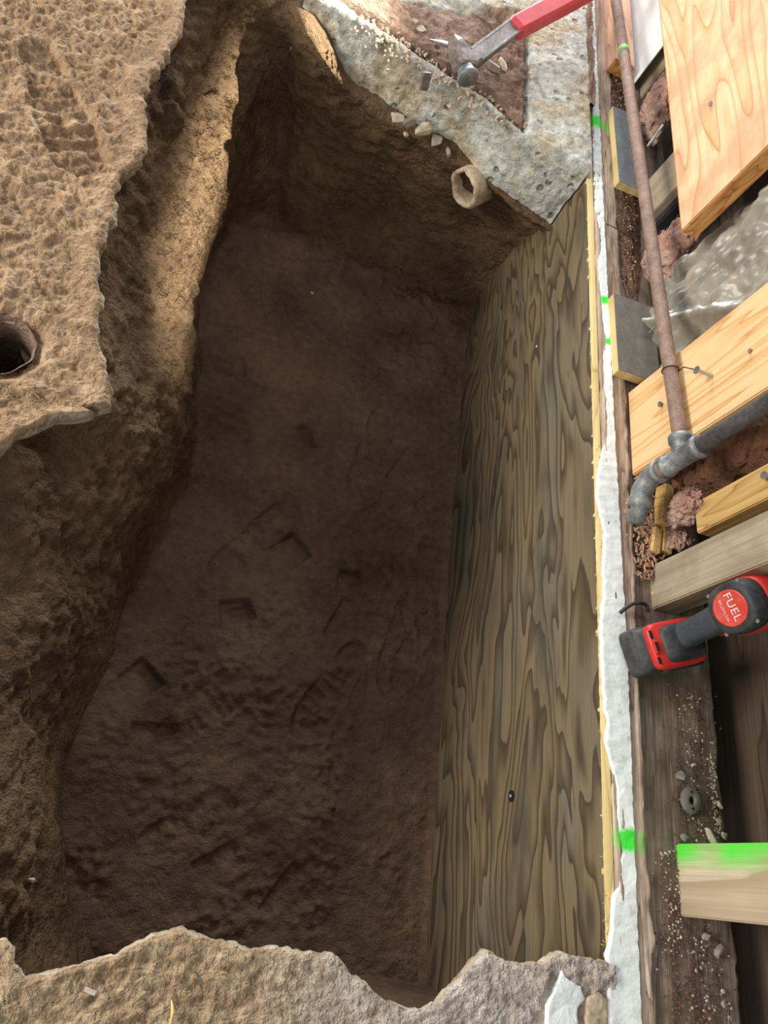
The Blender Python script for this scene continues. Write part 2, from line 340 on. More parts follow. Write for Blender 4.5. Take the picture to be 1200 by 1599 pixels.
def bootprint(X, Y, heel, toe, wid, side=1):
    """relief of a boot sole pressed into soil: heel cup, cross bars, round toe"""
    heel = np.array(heel[:2]); toe = np.array(toe[:2]); L = np.linalg.norm(toe - heel); e = (toe - heel) / L; q = np.array([-e[1], e[0]])
    uu = ((X - heel[0]) * e[0] + (Y - heel[1]) * e[1]) / L; vv = ((X - heel[0]) * q[0] + (Y - heel[1]) * q[1]) / wid
    w = np.where(uu < .3, .80, .8 + .25 * sstep(.3, .65, uu)) * np.sqrt(np.clip(1 - np.clip((np.abs(uu - .5) - .34) / .20, 0, 1) ** 2, 0, 1))
    ins = sstep(1.0, .86, np.abs(vv) / np.maximum(w, .01)) * (uu > -.05) * (uu < 1.05)
    bars = sstep(.28, .36, uu) * sstep(.80, .74, uu) * (0.5 + .5 * np.sin(uu * 2 * math.pi * 9.5 + np.abs(vv) * 1.5)) ** 3
    rim = np.exp(-((np.abs(vv) / np.maximum(w, .05) - 1.12) / .10) ** 2) * (uu > -.05) * (uu < 1.05)
    return -0.016 * ins + 0.013 * bars * ins * sstep(.95, .8, np.abs(vv)) + .004 * rim
# ------------------------------------------------------------------ the pit
ZF = -0.65; XP = 0.8025                                     # pit floor, face of the plywood
# floor: packed soil with shovel cuts, boot marks and clods
xs = np.arange(-0.42, 0.83, 0.0045); ys = np.arange(-0.45, 1.80, 0.0045)
gx, gy = np.meshgrid(xs, ys); P2 = np.stack([gx, gy, np.zeros_like(gx)], -1)
z = 0.010 * fbm(P2, 2.2, 3) + 0.0022 * fbm(P2, 22, 3)
clod = np.zeros_like(gx)
for px, py, rr, am in [(565, 590, .05, 1.0), (430, 800, .09, .55), (520, 800, .09, .6), (560, 760, .06, .5), (410, 1080, .10, .7), (500, 1130, .06, 1.0), (515, 1200, .05, 1.0), (500, 1270, .05, 1.0), (495, 1360, .045, .9), (480, 1430, .04, .9), (460, 1240, .05, .6), (640, 480, .10, .8), (560, 440, .12, .6), (470, 700, .06, .5), (260, 1240, .09, .6), (140, 1350, .05, .8), (330, 1420, .05, .6), (640, 800, .06, .5), (600, 880, .07, .5), (380, 620, .05, .6), (700, 740, .06, .4), (300, 1040, .08, .7), (420, 940, .06, .5), (620, 960, .06, .4)]:
    c = at(px, py, ZF); clod = np.maximum(clod, am * np.exp(-((gx - c[0]) ** 2 + (gy - c[1]) ** 2) / rr ** 2))
cl = -ridged(P2 + np.array([.3, .1, 0]), 26, 3); z += clod * (0.013 * np.maximum(cl + .25, -.15) + 0.007 * fbm(P2, 45, 2) + .006 * np.maximum(ridged(P2, 24, 3), 0)) + 0.0012 * np.maximum(ridged(P2, 30, 2), 0)
def cut(px, py, ang, L, Wd, dep):                           # flat shovel cut with one crisp edge and a fading tail
    c = at(px, py, ZF); ca, sa = math.cos(ang), math.sin(ang)
    u = (gx - c[0]) * ca + (gy - c[1]) * sa; v = -(gx - c[0]) * sa + (gy - c[1]) * ca
    return -dep * sstep(-L / 2, -L / 2 + .008, u) * sstep(L / 2, L / 2 - .008, u) * sstep(.002, -.004, v) * sstep(-Wd, 0, v)
for px, py, a, L, Wd, dp in [(472, 850, -.75, .085, .11, .016), (548, 893, -.05, .07, .10, .014), (365, 938, .25, .075, .12, .013), (395, 955, -1.1, .05, .08, .010), (240, 1048, -.65, .085, .12, .014), (383, 575, -1.4, .07, .08, .012), (355, 560, .1, .05, .06, .008), (487, 680, -1.0, .075, .05, .020), (600, 800, -.8, .08, .10, .007), (400, 600, -.2, .06, .09, .008), (240, 1130, .1, .10, .06, .008), (620, 720, 1.1, .14, .05, .005), (520, 960, 1.2, .12, .04, .010), (330, 1330, .6, .10, .08, .006), (430, 1380, 1.0, .12, .05, .008), (670, 850, .0, .05, .04, .006)]:
    z += cut(px, py, a, L, Wd, dp)
def floorprint(px, py, qx, qy, w, dep):                     # faint boot print
    return bootprint(gx, gy, at(px, py, ZF), at(qx, qy, ZF), w) * dep
for a_ in [(330, 900, 460, 800, .045, .25), (560, 1010, 470, 1150, .045, .35), (250, 1160, 380, 1060, .045, .22), (600, 640, 560, 780, .045, .25), (640, 930, 610, 1080, .045, .2), (220, 1330, 360, 1250, .045, .18)]: z += floorprint(*a_) * sstep(-.6, .3, fbm(P2, 14, 2)) * 1.7
z += .007 * np.maximum(.6 * ridged(P2 + 7, 21, 4) - .1, -.05) * sstep(-.1, .35, fbm(P2 + 5, 4, 2))
z *= 1.45
z += 0.05 * sstep(0.05, -0.10, gx) * sstep(-.2, .3, gy) + 0.06 * sstep(1.48, 1.68, gy) * (0.6 + 0.5 * fbm(P2, 9, 2)) + .012 * sstep(.79, .805, gx)
V = np.stack([gx, gy, ZF + z], -1).reshape(-1, 3)
tag(obj('floor', V, gridfaces(*gx.shape), M['dirt']), 'trodden brown soil floor of the dug pit', None, kind='structure')

# bank of soil on the left, then the end wall under the footing: one loft over hand-set sections (top ... toe)
def sec(*pts): return [at(*p) for p in pts]
secs = [
 sec((-1460, 1560, -.05), (-260, 1560, -0.12), (-60, 1560, -.22), (60, 1560, -.42), (170, 1600, -.66)),
 sec((-1440, 1420, -.05), (-240, 1420, -0.12), (-40, 1430, -.22), (60, 1440, -.42), (150, 1490, -.66)),
 sec((-1440, 1290, -.05), (-240, 1290, -0.12), (-20, 1290, -.22), (70, 1310, -.42), (115, 1400, -.66)),
 sec((-1440, 1120, -.05), (-240, 1120, -0.12), (-10, 1130, -.22), (65, 1170, -.42), (100, 1280, -.66)),
 sec((-1440, 960, -.05), (-240, 960, -0.12), (10, 990, -.20), (95, 1050, -.40), (112, 1180, -.66)),
 sec((-1400, 820, -.05), (-200, 820, -0.12), (30, 870, -.20), (125, 960, -.40), (172, 1050, -.66)),
 sec((-1260, 700, -.05), (-60, 700, -0.11), (75, 780, -.20), (150, 880, -.40), (200, 950, -.66)),
 sec((-90, 655, -.09), (-5, 660, -.13), (115, 700, -.20), (215, 770, -.42), (250, 840, -.66)),
 sec((0, 630, -.09), (85, 635, -.13), (175, 650, -.20), (265, 690, -.42), (298, 720, -.66)),
 sec((30, 560, -.09), (115, 565, -.13), (205, 570, -.20), (280, 600, -.42), (318, 610, -.66)),
 sec((5, 440, -.09), (90, 445, -.13), (195, 450, -.20), (275, 480, -.40), (320, 500, -.66)),
 sec((15, 310, -.09), (100, 315, -.13), (215, 330, -.18), (300, 370, -.38), (330, 430, -.66)),
 sec((60, 190, -.09), (145, 195, -.13), (255, 210, -.16), (335, 260, -.34), (362, 375, -.66)),
 sec((110, 60, -.09), (195, 65, -.13), (300, 90, -.13), (358, 190, -.30), (370, 362, -.66)),
 sec((260, -230, -0.05), (300, -70, -0.05), (350, 20, -.11), (398, 170, -.32), (400, 352, -.66)),
 sec((380, -240, -0.02), (420, -80, -0.02), (440, 40, -.10), (440, 190, -.34), (440, 362, -.66)),
 sec((500, -100, -0.06), (500, 60, -0.06), (488, 100, -.12), (488, 230, -.36), (480, 385, -.66)),
 sec((545, -45, -0.13), (545, 115, -0.13), (545, 170, -.20), (545, 290, -.42), (535, 420, -.66)),
 sec((630, 20, -0.14), (630, 180, -0.14), (630, 235, -.22), (640, 330, -.42), (640, 465, -.66)),
 sec((720, 75, -0.14), (720, 235, -0.14), (725, 285, -.22), (730, 370, -.42), (720, 500, -.66)),
 sec((820, 162, -0.15), (820, 322, -0.15), (815, 345, -.22), (800, 425, -.42), (770, 525, -.66)),
 sec((905, 205, -0.15), (905, 365, -0.15), (890, 385, -.22), (860, 455, -.42), (830, 550, -.66)),
]
A = np.array(secs); split = 15
NC, NR = 560, 190
G = catmull(A, NC); G = catmull(G.transpose(1, 0, 2), NR).transpose(1, 0, 2)
nrm = normals(G)
if nrm[NC // 2, NR // 2, 2] < 0: nrm = -nrm
tt = np.clip((np.linspace(0, 1, NR)[None, :] - .25) / .75, -.3, 1)
u = np.linspace(0, len(secs) - 1, NC)[:, None]
amp = 0.35 + 0.65 * np.sin(np.pi * np.clip(tt * 1.05, 0.05, 1))
rough = 0.5 + 0.5 * sstep(-.25, .35, fbm(G, 5, 2))
D = 0.020 * fbm(G, 5.5, 3) + 0.012 * rough * (ridged(G, 8, 3) - ridged(G + 3, 19, 3)) * (0.4 + .6 * sstep(14.5, 13, u)) * (.5 + .5 * sstep(6.5, 8.5, u)) + 0.006 * rough * fbm(G, 42, 3)
D += -0.030 * np.exp(-((tt - .93) / .045) ** 2) * sstep(5, 8, u) * sstep(16, 14, u)        # undercut at the toe
D += -0.035 * np.exp(-((u - 14.9 - .25 * perlin(np.stack([tt * 4, tt * 0, tt * 0], -1)[..., :])) / .30) ** 2) * sstep(.25, .6, tt)  # crack in the corner
D += 0.012 * np.exp(-((u - 13.3) / .5) ** 2) * np.exp(-((tt - .55) / .22) ** 2)            # nose of soil
G = G + nrm * (D * amp)[..., None]
k = int(NC * split / (len(secs) - 1))
for nm, S, lb in (('wall_left', G[:k + 1], 'rough brown soil bank cut down along the open side of the pit'), ('wall_back', G[k:], 'dark soil end wall of the pit under the broken footing')):
    tag(obj(nm, S.reshape(-1, 3), gridfaces(*S.shape[:2]), M['bank']), lb, None, kind='structure')
# soil under the near slab
n = 90; gx2 = np.linspace(-.45, .83, n); rows = []
for zz, yy in ((-.05, -.20), (-.2, -.20), (-.4, -.19), (-.68, -.17)):
    rows.append(np.stack([gx2, yy + .015 * fbm(np.stack([gx2, np.full(n, zz * 3), np.zeros(n)], -1), 7, 3), np.full(n, zz)], -1))
S = catmull(np.array(rows), 40)
tag(obj('wall_front', S.reshape(-1, 3), gridfaces(40, n), M['dirt']), 'soil face of the pit below the near slab edge', None, kind='structure')

# ------------------------------------------------------------------ slabs
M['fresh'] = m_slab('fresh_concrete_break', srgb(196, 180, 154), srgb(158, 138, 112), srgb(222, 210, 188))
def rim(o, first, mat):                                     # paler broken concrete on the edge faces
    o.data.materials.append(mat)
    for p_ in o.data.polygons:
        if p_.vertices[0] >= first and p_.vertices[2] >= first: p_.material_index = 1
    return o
def slab_x(name, edge_px, xfar, y0, y1, mat, label, thick):
    """slab lying left of a ragged edge: edge given from far to near"""
    E = np.array([at(px, py, 0)[:2] for px, py in edge_px]); E = E[np.argsort(E[:, 1])]
    yv = np.arange(y0, y1, 0.0042); xe = np.interp(yv, E[:, 1], E[:, 0])
    jag = np.stack([yv, yv * 0, yv * 0], -1); xe = xe + .005 * fbm(jag, 28, 3) + .005 * ridged(jag + 3, 16, 4) - .003
    xm = -.62; X = np.concatenate([np.repeat(np.linspace(xfar, xm, 24)[None, :-1], len(yv), 0), xm + np.linspace(0, 1, 170)[None, :] * (xe[:, None] - xm)], 1); uv = X[0]; Y = np.repeat(yv[:, None], len(uv), 1)
    P = np.stack([X, Y, X * 0], -1); ed = xe[:, None] - X
    inner = sstep(.0, .07, ed)
    Z = inner * (0.006 * fbm(P, 13, 3) + -0.0050 * ridged(P, 30, 4) + .0035 * fbm(P, 80, 3)) - .004 * sstep(.007, 0, ed) + .003 * fbm(P, 30, 3)
    return X, Y, Z, xe, yv, ed
lx = slab_x('slab', [(292, -60), (286, 5), (282, 40), (262, 78), (235, 112), (222, 148), (222, 165), (228, 195), (221, 238), (205, 258), (185, 268), (180, 300), (170, 350), (155, 385), (148, 415), (150, 445), (157, 470), (147, 490), (146, 515), (153, 540), (160, 575), (175, 600), (165, 628), (150, 642), (125, 635), (95, 645), (60, 655), (25, 672), (2, 690), (-60, 735)], -1.7, .40, 2.6, None, None, None)
X, Y, Z, xe, yv, ed = lx
Z = Z + bootprint(X, Y, at(52, 62, 0), at(133, 262, 0), .050) * .95 * sstep(-.9, .2, fbm(np.stack([X, Y, X * 0], -1), 18, 2)) + bootprint(X, Y, at(-60, 200, 0), at(20, 420, 0), .05) * .25
hc = at(-3, 529, 0)[:2]; hr = .047
hd = np.hypot(X - hc[0], Y - hc[1]) + .006 * fbm(np.stack([X, Y, X * 0], -1), 25, 2)
Z += -.02 * sstep(hr * 1.55, hr * 1.0, hd)
nr, nc = X.shape
V = np.stack([X, Y, Z], -1).reshape(-1, 3)
Fq = gridfaces(nr, nc); Fq = Fq[hd.reshape(-1)[Fq].min(1) > hr * .97]
# broken edge going down
J = np.stack([yv, yv * 0 + 3, yv * 0], -1); eb = []
for kx, (dx, dz) in enumerate([(.002, -.006), (.001, -.02), (-.012, -.04), (-.045, -.06), (-.12, -.075)]):
    eb.append(np.stack([xe + dx + .007 * fbm(J + kx * .013, 30, 3), yv, Z[:, -1] + dz + .004 * fbm(J + 9 + kx * .01, 25, 2)], -1))
base = len(V); ring = np.concatenate([V.reshape(nr, nc, 3)[:, -1:], np.stack(eb, 1)], 1)
V = np.concatenate([V, ring.reshape(-1, 3)]); Fq = np.concatenate([Fq, gridfaces(*ring.shape[:2]) + base])
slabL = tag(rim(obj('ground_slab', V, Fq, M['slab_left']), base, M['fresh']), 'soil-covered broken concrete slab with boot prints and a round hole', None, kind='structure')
# hole through it
hv = []; a = np.linspace(0, 2 * math.pi, 64, endpoint=False)
for rr, zz in ((1.12, -.012), (1.03, -.018), (.98, -.04), (.97, -.09), (1.02, -.16), (.9, -.26), (.4, -.27), (.01, -.27)):
    q = hr * rr + .004 * perlin(np.stack([np.cos(a) * 2, np.sin(a) * 2, a * 0 + zz * 20], -1)) * (rr > .5)
    hv.append(np.stack([hc[0] + q * np.cos(a), hc[1] + q * np.sin(a), a * 0 + zz], -1))
obj('hole_lining', np.concatenate(hv), gridfaces(len(hv), 64, True), M['dust'], slabL)

# near slab, with its ragged rim towards the pit
edge = [(-160, 1470), (-20, 1474), (8, 1474), (22, 1490), (20, 1512), (40, 1529), (75, 1527), (130, 1508), (185, 1495), (230, 1470), (270, 1458), (288, 1457), (312, 1468), (345, 1472), (380, 1488), (440, 1485), (470, 1495), (520, 1492), (545, 1520), (580, 1550), (620, 1575), (645, 1582), (680, 1572), (700, 1550), (725, 1530), (748, 1499), (760, 1490), (772, 1494), (785, 1502), (830, 1510), (848, 1508), (866, 1493), (890, 1493), (915, 1500), (947, 1507)]
E = np.array([at(px, py, 0)[:2] for px, py in edge]); E = E[np.argsort(E[:, 0])]
xv = np.arange(-1.2, .815, .0040); ye = np.interp(xv, E[:, 0], E[:, 1]); J = np.stack([xv, xv * 0, xv * 0], -1)
ye = ye + .003 * fbm(J, 45, 3) + .0022 * ridged(J, 40, 3)
uv = np.concatenate([np.linspace(0, .78, 30)[:-1], np.linspace(.78, 1, 110)]); yb = -1.3
Y = yb + uv[None, :] * (ye[:, None] - yb); X = np.repeat(xv[:, None], len(uv), 1); P = np.stack([X, Y, X * 0], -1); ed = ye[:, None] - Y
rg = sstep(.52, .12, X)
Z = (.002 * fbm(P, 30, 3) + sstep(0, .03, ed) * rg * (.003 * fbm(P, 16, 2) + -.0035 * ridged(P, 46, 3)) + .0022 * fbm(P, 90, 2)) - .003 * sstep(.005, 0, ed)
Z += .010 * sstep(.60, .68, X) * (1 + .6 * fbm(P, 30, 2)) * sstep(.05, .02, ed)
V = np.stack([X, Y, Z], -1).reshape(-1, 3)[:, :]; nr, nc = X.shape; eb = []
for kx, (dy, dz) in enumerate([(.001, -.004), (.001, -.014), (-.008, -.03), (-.03, -.05), (-.07, -.07)]):
    eb.append(np.stack([xv, ye + dy + .005 * fbm(J + 5 + kx * .011, 35, 3), Z[:, -1] + dz], -1))
ring = np.concatenate([V.reshape(nr, nc, 3)[:, -1:], np.stack(eb, 1)], 1)
Fq = np.concatenate([gridfaces(nr, nc)[:, ::-1], gridfaces(*ring.shape[:2])[:, ::-1] + len(V)]); V = np.concatenate([V, ring.reshape(-1, 3)])
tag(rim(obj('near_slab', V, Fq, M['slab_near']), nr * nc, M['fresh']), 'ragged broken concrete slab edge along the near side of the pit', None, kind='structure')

# ------------------------------------------------------------------ far footing
LE = np.array([(-.10, 1.86), (.043, 1.80), (.212, 1.769), (.30, 1.748), (.391, 1.719), (.5, 1.698), (.585, 1.65), (.689, 1.605), (.760, 1.578), (.8015, 1.568)])
xv = np.arange(.06, .8020, .0045); yl = np.interp(xv, LE[:, 0], LE[:, 1]); J = np.stack([xv, xv * 0, xv * 0], -1)
yl = yl + .006 * fbm(J, 14, 3)
cols = []
for s in np.linspace(0, 1, 34):                             # broken front face
    zz = -.165 + s * .155; Pp = np.stack([xv, xv * 0 + zz, xv * 0], -1)
    yy = yl + (.012 * s) + .009 * fbm(Pp, 7, 2) + .0028 * ridged(Pp, 20, 3) + .002 * fbm(Pp, 60, 2) + .012 * sstep(.12, 0, s)
    cols.append(np.stack([xv, yy, zz + .004 * fbm(Pp + 3, 25, 2) * (s < .95)], -1))
arr = cols[-1][:, 1]
for v in np.linspace(.004, 1, 120) ** 1.4:                  # top: dirt pocket, rear slab, side block
    yy = arr + .006 + v * (2.75 - arr); Pp = np.stack([xv, yy, xv * 0], -1)
    pocket = sstep(.10, .30, xv) * sstep(.640, .625, xv) * sstep(.008, .03, yy - arr) * sstep(2.02, 1.96, yy + (xv - .64) * -.35 - .20 * sstep(.6, .3, xv))
    rear = sstep(.0, .03, yy - (1.86 + .42 * (xv - .18) + .012 * fbm(Pp, 16, 2))) * sstep(.66, .62, xv)
    side = sstep(.628, .650, xv)
    zz = -.004 - .030 * pocket + .030 * rear + side * (.012 + .02 * sstep(.65, .80, xv)) + .005 * fbm(Pp, 8, 3) + .0015 * ridged(Pp, 30, 2) + .0015 * fbm(Pp, 80, 2)
    cols.append(np.stack([xv, yy, zz], -1))
S = np.stack(cols, 1)
foot = tag(obj('concrete_footing', S.reshape(-1, 3), gridfaces(*S.shape[:2]), M['conc']), 'broken grey concrete footing above the far end of the pit', None, kind='structure')
# reddish crumbled dust lying in its pocket
xv2 = np.arange(.10, .640, .005); yy2 = np.arange(1.60, 2.10, .005); X, Y = np.meshgrid(xv2, yy2); P = np.stack([X, Y, X * 0], -1)
ar = np.interp(X, xv, arr)
inside = np.minimum(Y - ar - .026 - .012 * fbm(P, 18, 2), (1.88 + .42 * (X - .18)) - Y + .012 * fbm(P + 4, 16, 2)); inside = np.minimum(inside, .634 - X); inside = np.minimum(inside, X - .12)
Z = -.045 + .046 * sstep(-.012, .016, inside) + .006 * fbm(P, 20, 3) + .003 * ridged(P, 50, 2)
Fq = gridfaces(*X.shape); Fq = Fq[inside.reshape(-1)[Fq].max(1) > -.012]
tag(obj('rubble_dust', np.stack([X, Y, Z], -1).reshape(-1, 3), Fq, M['dust']), 'reddish brown crumbled masonry dust lying on the footing', 'rubble', kind='stuff')

# ------------------------------------------------------------------ plywood sheet and the sill beside it
py = box('face_veneer', XP, XP + .017, -.40, 1.98, -.68, -.0012, M['ply'], bev=0)
root = empty('plywood_sheet', (XP + .009, .8, -.68))
py.parent = root; py.matrix_parent_inverse = root.matrix_world.inverted(); py.location -= root.location; py.matrix_parent_inverse = Matrix()
n = 700; yv = np.linspace(-.40, 1.98, n); J = np.stack([yv, yv * 0, yv * 0], -1); c0 = XP + .0005 + .0012 * fbm(J, 60, 3); c1 = np.full(n, XP + .0175)
V = np.concatenate([np.stack([c0, yv, yv * 0 - .006], -1), np.stack([c0, yv, yv * 0], -1), np.stack([c1, yv, yv * 0 + .0005], -1)]) - np.array(root.location)
obj('raw_top_edge', V, gridfaces(3, n), M['plyedge'], root)
tag(root, 'tall grey-brown plywood shoring panel lining the right side of the pit', 'plywood')
def nail_head(name, px, py_, rad, mat, par):
    p = atx(px, py_, XP); bm = bmesh.new(); bmesh.ops.create_uvsphere(bm, u_segments=12, v_segments=8, radius=rad)
    o = bobj(name, bm, mat, par, Vector(p) - par.location, True); o.scale = (.6, 1, 1); return o
nail_head('bolt_tip', 798, 1243, .0055, M['zinc'], root); nail_head('nail_head', 838, 541, .005, M['zinc'], root); nail_head('nail_head', 673, 1248, .004, M['zinc'], root)
bm = bmesh.new(); bmesh.ops.create_cone(bm, segments=14, radius1=.011, radius2=.011, depth=.002, cap_ends=True)
bobj('bolt_hole', bm, M['holeblack'], root, Vector(atx(799, 1243, XP - .0008)) - root.location, rot=(0, math.pi / 2, 0))
# frayed splinters along the top edge
SV, SF = [], []
for py_ in [332, 337, 345, 400, 520, 700, 715, 735, 745, 775, 800, 855, 1345, 1402, 1440, 1455, 1470, 1482]:
    for q in range(3):
        p = at(930 + (py_ - 300) * .02, py_ + random.uniform(-6, 6), -.002); dd = np.array([-random.uniform(.006, .016), random.uniform(-.01, .01), random.uniform(-.004, .006)])
        a_, f_ = tube_pts([p + np.array([.003, 0, 0]), p + dd * .6, p + dd], [.0007, .0006, .0003], 5); SF += [[k + len(SV) for k in ff] for ff in f_]; SV += a_.tolist()
tag(obj('splinters', np.array(SV) - np.array(root.location), SF, M['straw'], root), 'pale frayed wood fibres', kind='stuff')

# white painted strip, ragged towards the pit
lb = [(918, -60), (921, 0), (925, 100), (926, 180), (929, 270), (931, 330), (937, 360), (935, 420), (941, 470), (944, 560), (945, 640), (947, 680), (935, 735), (932, 775), (938, 800), (944, 830), (944, 850), (942, 880), (943, 930), (938, 970), (940, 1040), (944, 1100), (950, 1130), (945, 1155), (952, 1180), (964, 1225), (967, 1300), (970, 1350), (968, 1385), (958, 1400), (955, 1450), (948, 1490), (950, 1540), (950, 1600), (951, 1700)]
E = np.array([at(px, q, .006)[:2] for px, q in lb]); E = E[np.argsort(E[:, 1])]
yv = np.arange(-.35, 2.6, .003); J = np.stack([yv, yv * 0, yv * 0], -1)
xl = np.interp(yv, E[:, 1], E[:, 0]) + .0022 * fbm(J, 60, 4); xr = np.interp(yv, [-.3, .4, .9, 1.5, 2.6], [.853, .856, .848, .842, .835]) + .002 * fbm(J + 5, 40, 3)
rows = []
for s in np.linspace(0, 1, 9):
    xx = xl + (xr - xl) * s; Pp = np.stack([xx, yv, yv * 0], -1)
    rows.append(np.stack([xx, yv, .0062 + .004 * s + .0012 * fbm(Pp, 60, 3)], -1))
lip = rows[0].copy(); lip[:, 2] -= .005; rows = [lip] + rows
S = np.stack(rows, 1)
tag(obj('painted_trim', S.reshape(-1, 3), gridfaces(*S.shape[:2]), M['paint']), 'long strip of flaking white paint with green spray marks beside the plywood', 'paint')

def sill(name, x0, x1, y0, y1, ztop, zbot, mat, label, cat, wob=.004, seed=0, kind=None):
    yv = np.arange(y0, y1, .006); J = np.stack([yv, yv * 0 + seed, yv * 0], -1); rows = []
    xa = x0 + wob * .4 * fbm(J, 20, 3); xb = x1 + wob * fbm(J + 3, 18, 3)
    for s, zz in [(0, zbot), (0, ztop - .003)] + [(s, ztop) for s in np.linspace(.02, .98, 14)] + [(1, ztop - .003), (1, zbot)]:
        xx = xa + (xb - xa) * s; Pp = np.stack([xx * 6, yv, yv * 0 + seed], -1)
        rows.append(np.stack([xx, yv, yv * 0 + zz + (wob * .6 * fbm(Pp, 14, 3) if zz > zbot else 0)], -1))
    S = np.stack(rows, 1); return tag(obj(name, S.reshape(-1, 3), gridfaces(*S.shape[:2]), mat), label, cat, kind=kind)
sill('sill_edge_board', .822, .884, -.35, 2.6, .006, -.10, M['sill'], 'splintery weathered wooden sill board next to the white paint strip', 'sill', .006)
sill('sill_plate', .884, 1.052, -.35, 2.6, -.002, -.10, M['sill2'], 'dark dirty wooden sill plate carrying the studs', 'sill', .006, 4)

# ------------------------------------------------------------------ wall frame on the right
sheath = tag(empty('wall_right', (1.125, 1.0, -.30)), 'dark sheathing boards behind the studs', None, kind='structure')
for i in range(7):
    y0 = -.6; zz = -.30 + i * .19
    box('plank', 0.002 * (i % 2), .022, -1.6, 1.9, i * .19 + .002, i * .19 + .187, M['sheath'], sheath, bev=.002, seg=1)
tag(box('trim_1', 1.06, 1.125, -.6, 2.9, -.34, -.30, M['sheath'], bev=0), 'dark bottom of the wall cavity', kind='structure')

def stud(name, label, x0, depth, y0, y1, z0, z1, mat, endmat=None, group='wall studs standing on the sill'):
    o = box(name, x0, x0 + depth, y0, y1, z0, z1, mat, bev=.0025)
    return tag(o, label, 'stud', group)
ymid = lambda a, b, x: sorted([atx(*a, x)[1], atx(*b, x)[1]])
s1 = stud('wall_stud', 'wide fresh pine stud behind the rusty pipe with two nails', .890, .040, .785, .986, .004, .80, M['pine'])
def nail(par, px, py_, x, out, rad, mat, name):
    p = Vector(atx(px, py_, x - out)); q = par.location; bm = bmesh.new()
    bmesh.ops.create_cone(bm, segments=14, radius1=rad, radius2=rad * .9, depth=.003, cap_ends=True, matrix=Matrix.Rotation(math.pi / 2, 4, 'Y'))
    bmesh.ops.create_cone(bm, segments=10, radius1=rad * .42, radius2=rad * .42, depth=out, cap_ends=True, matrix=Matrix.Translation((out / 2, 0, 0)) @ Matrix.Rotation(math.pi / 2, 4, 'Y'))
    return bobj(name, bm, mat, par, p - q, False)
nail(s1, 1089, 578, .890, .035, .0075, M['zinc'], 'nail'); nail(s1, 1031, 631, .890, .006, .0055, M['steel'], 'nail'); nail(s1, 1172, 548, .890, .002, .004, M['rust'], 'nail')
stud('wall_stud', 'old grey stud with bright green spray paint on its top', .945, .10, .006, .112, -.002, .75, M['greenstud'])
a0, b0 = atx(1025, 885, .925)[1], atx(1025, 945, .925)[1]
stud('wall_stud', 'old grey weathered stud just behind the drill', .925, .055, .513, .60, -.004, .75, M['oldwood'])
p = atx(1087, 785, .945); q = atx(1103, 826, .945)
c1 = stud('cleat', 'short yellow pine cleat fixed above the old grey stud', .945, .045, q[1] - .0, p[1] + .002, p[2] - .005, .75, M['yellowpine'], group='cleats and boards of the wall frame')
nail(c1, 1194, 742, .945, .012, .007, M['zinc'], 'screw')

# wide header board, its sawn end towards the camera
hb = empty('header_board', (.89, 1.27, .195))
box('board_face', 0, .038, .002, 1.6, 0, .55, M['fir'], hb, bev=.003)
box('sawn_end', .001, .037, -.001, .004, .001, .549, M['orangefir'], hb, bev=.001)
box('lower_edge', .001, .037, .004, 1.599, -.001, .004, M['orangefir'], hb, bev=.001)
nail(hb, 1110, 162, .89, .003, .005, M['zinc'], 'nail')
tag(hb, 'wide honey-coloured fir header board at upper right', 'board')

# lumber and litter behind the far stretch of pipe
p = at(975, 108, .03)
bl = empty('sill_block', (.872, p[1], .004)); L = 1.0
box('timber', 0, .062, .002, L, 0, .042, M['pinklitpine'], bl, bev=.002); box('end_grain', .001, .061, -.001, .003, .001, .041, M['orangefir'], bl, bev=.0005)
tag(bl, 'new timber with a pinkish light tint lying along the sill beyond the header board', 'timber')
def vstud(name, label, pxs, x, mat, z0, cat='stud', depth=.05):
    ysv = [atx(*q, x)[1] for q in pxs]; o = box(name, x, x + depth, min(ysv), max(ysv), z0, .75, mat, bev=.002); return tag(o, label, cat, 'studs behind the pipe')
vstud('wall_stud', 'brown stud at the top edge beside the header board', [(985, 56), (990, 93)], .965, M['brownstud'], -.002)
vstud('wall_stud', 'grey rough old stud right below the brown one', [(990, 99), (997, 158)], .985, M['oldwood'], -.002)
vstud('wall_stud', 'grey old stud under the lower corner of the header board', [(985, 312), (1000, 352)], .965, M['oldwood'], -.002)
tag(box('white_sheet', .955, .957, 2.02, 2.6, .0, .75, M['white'], bev=0), 'pale sheet of board at the top edge behind the pipe', 'sheet')

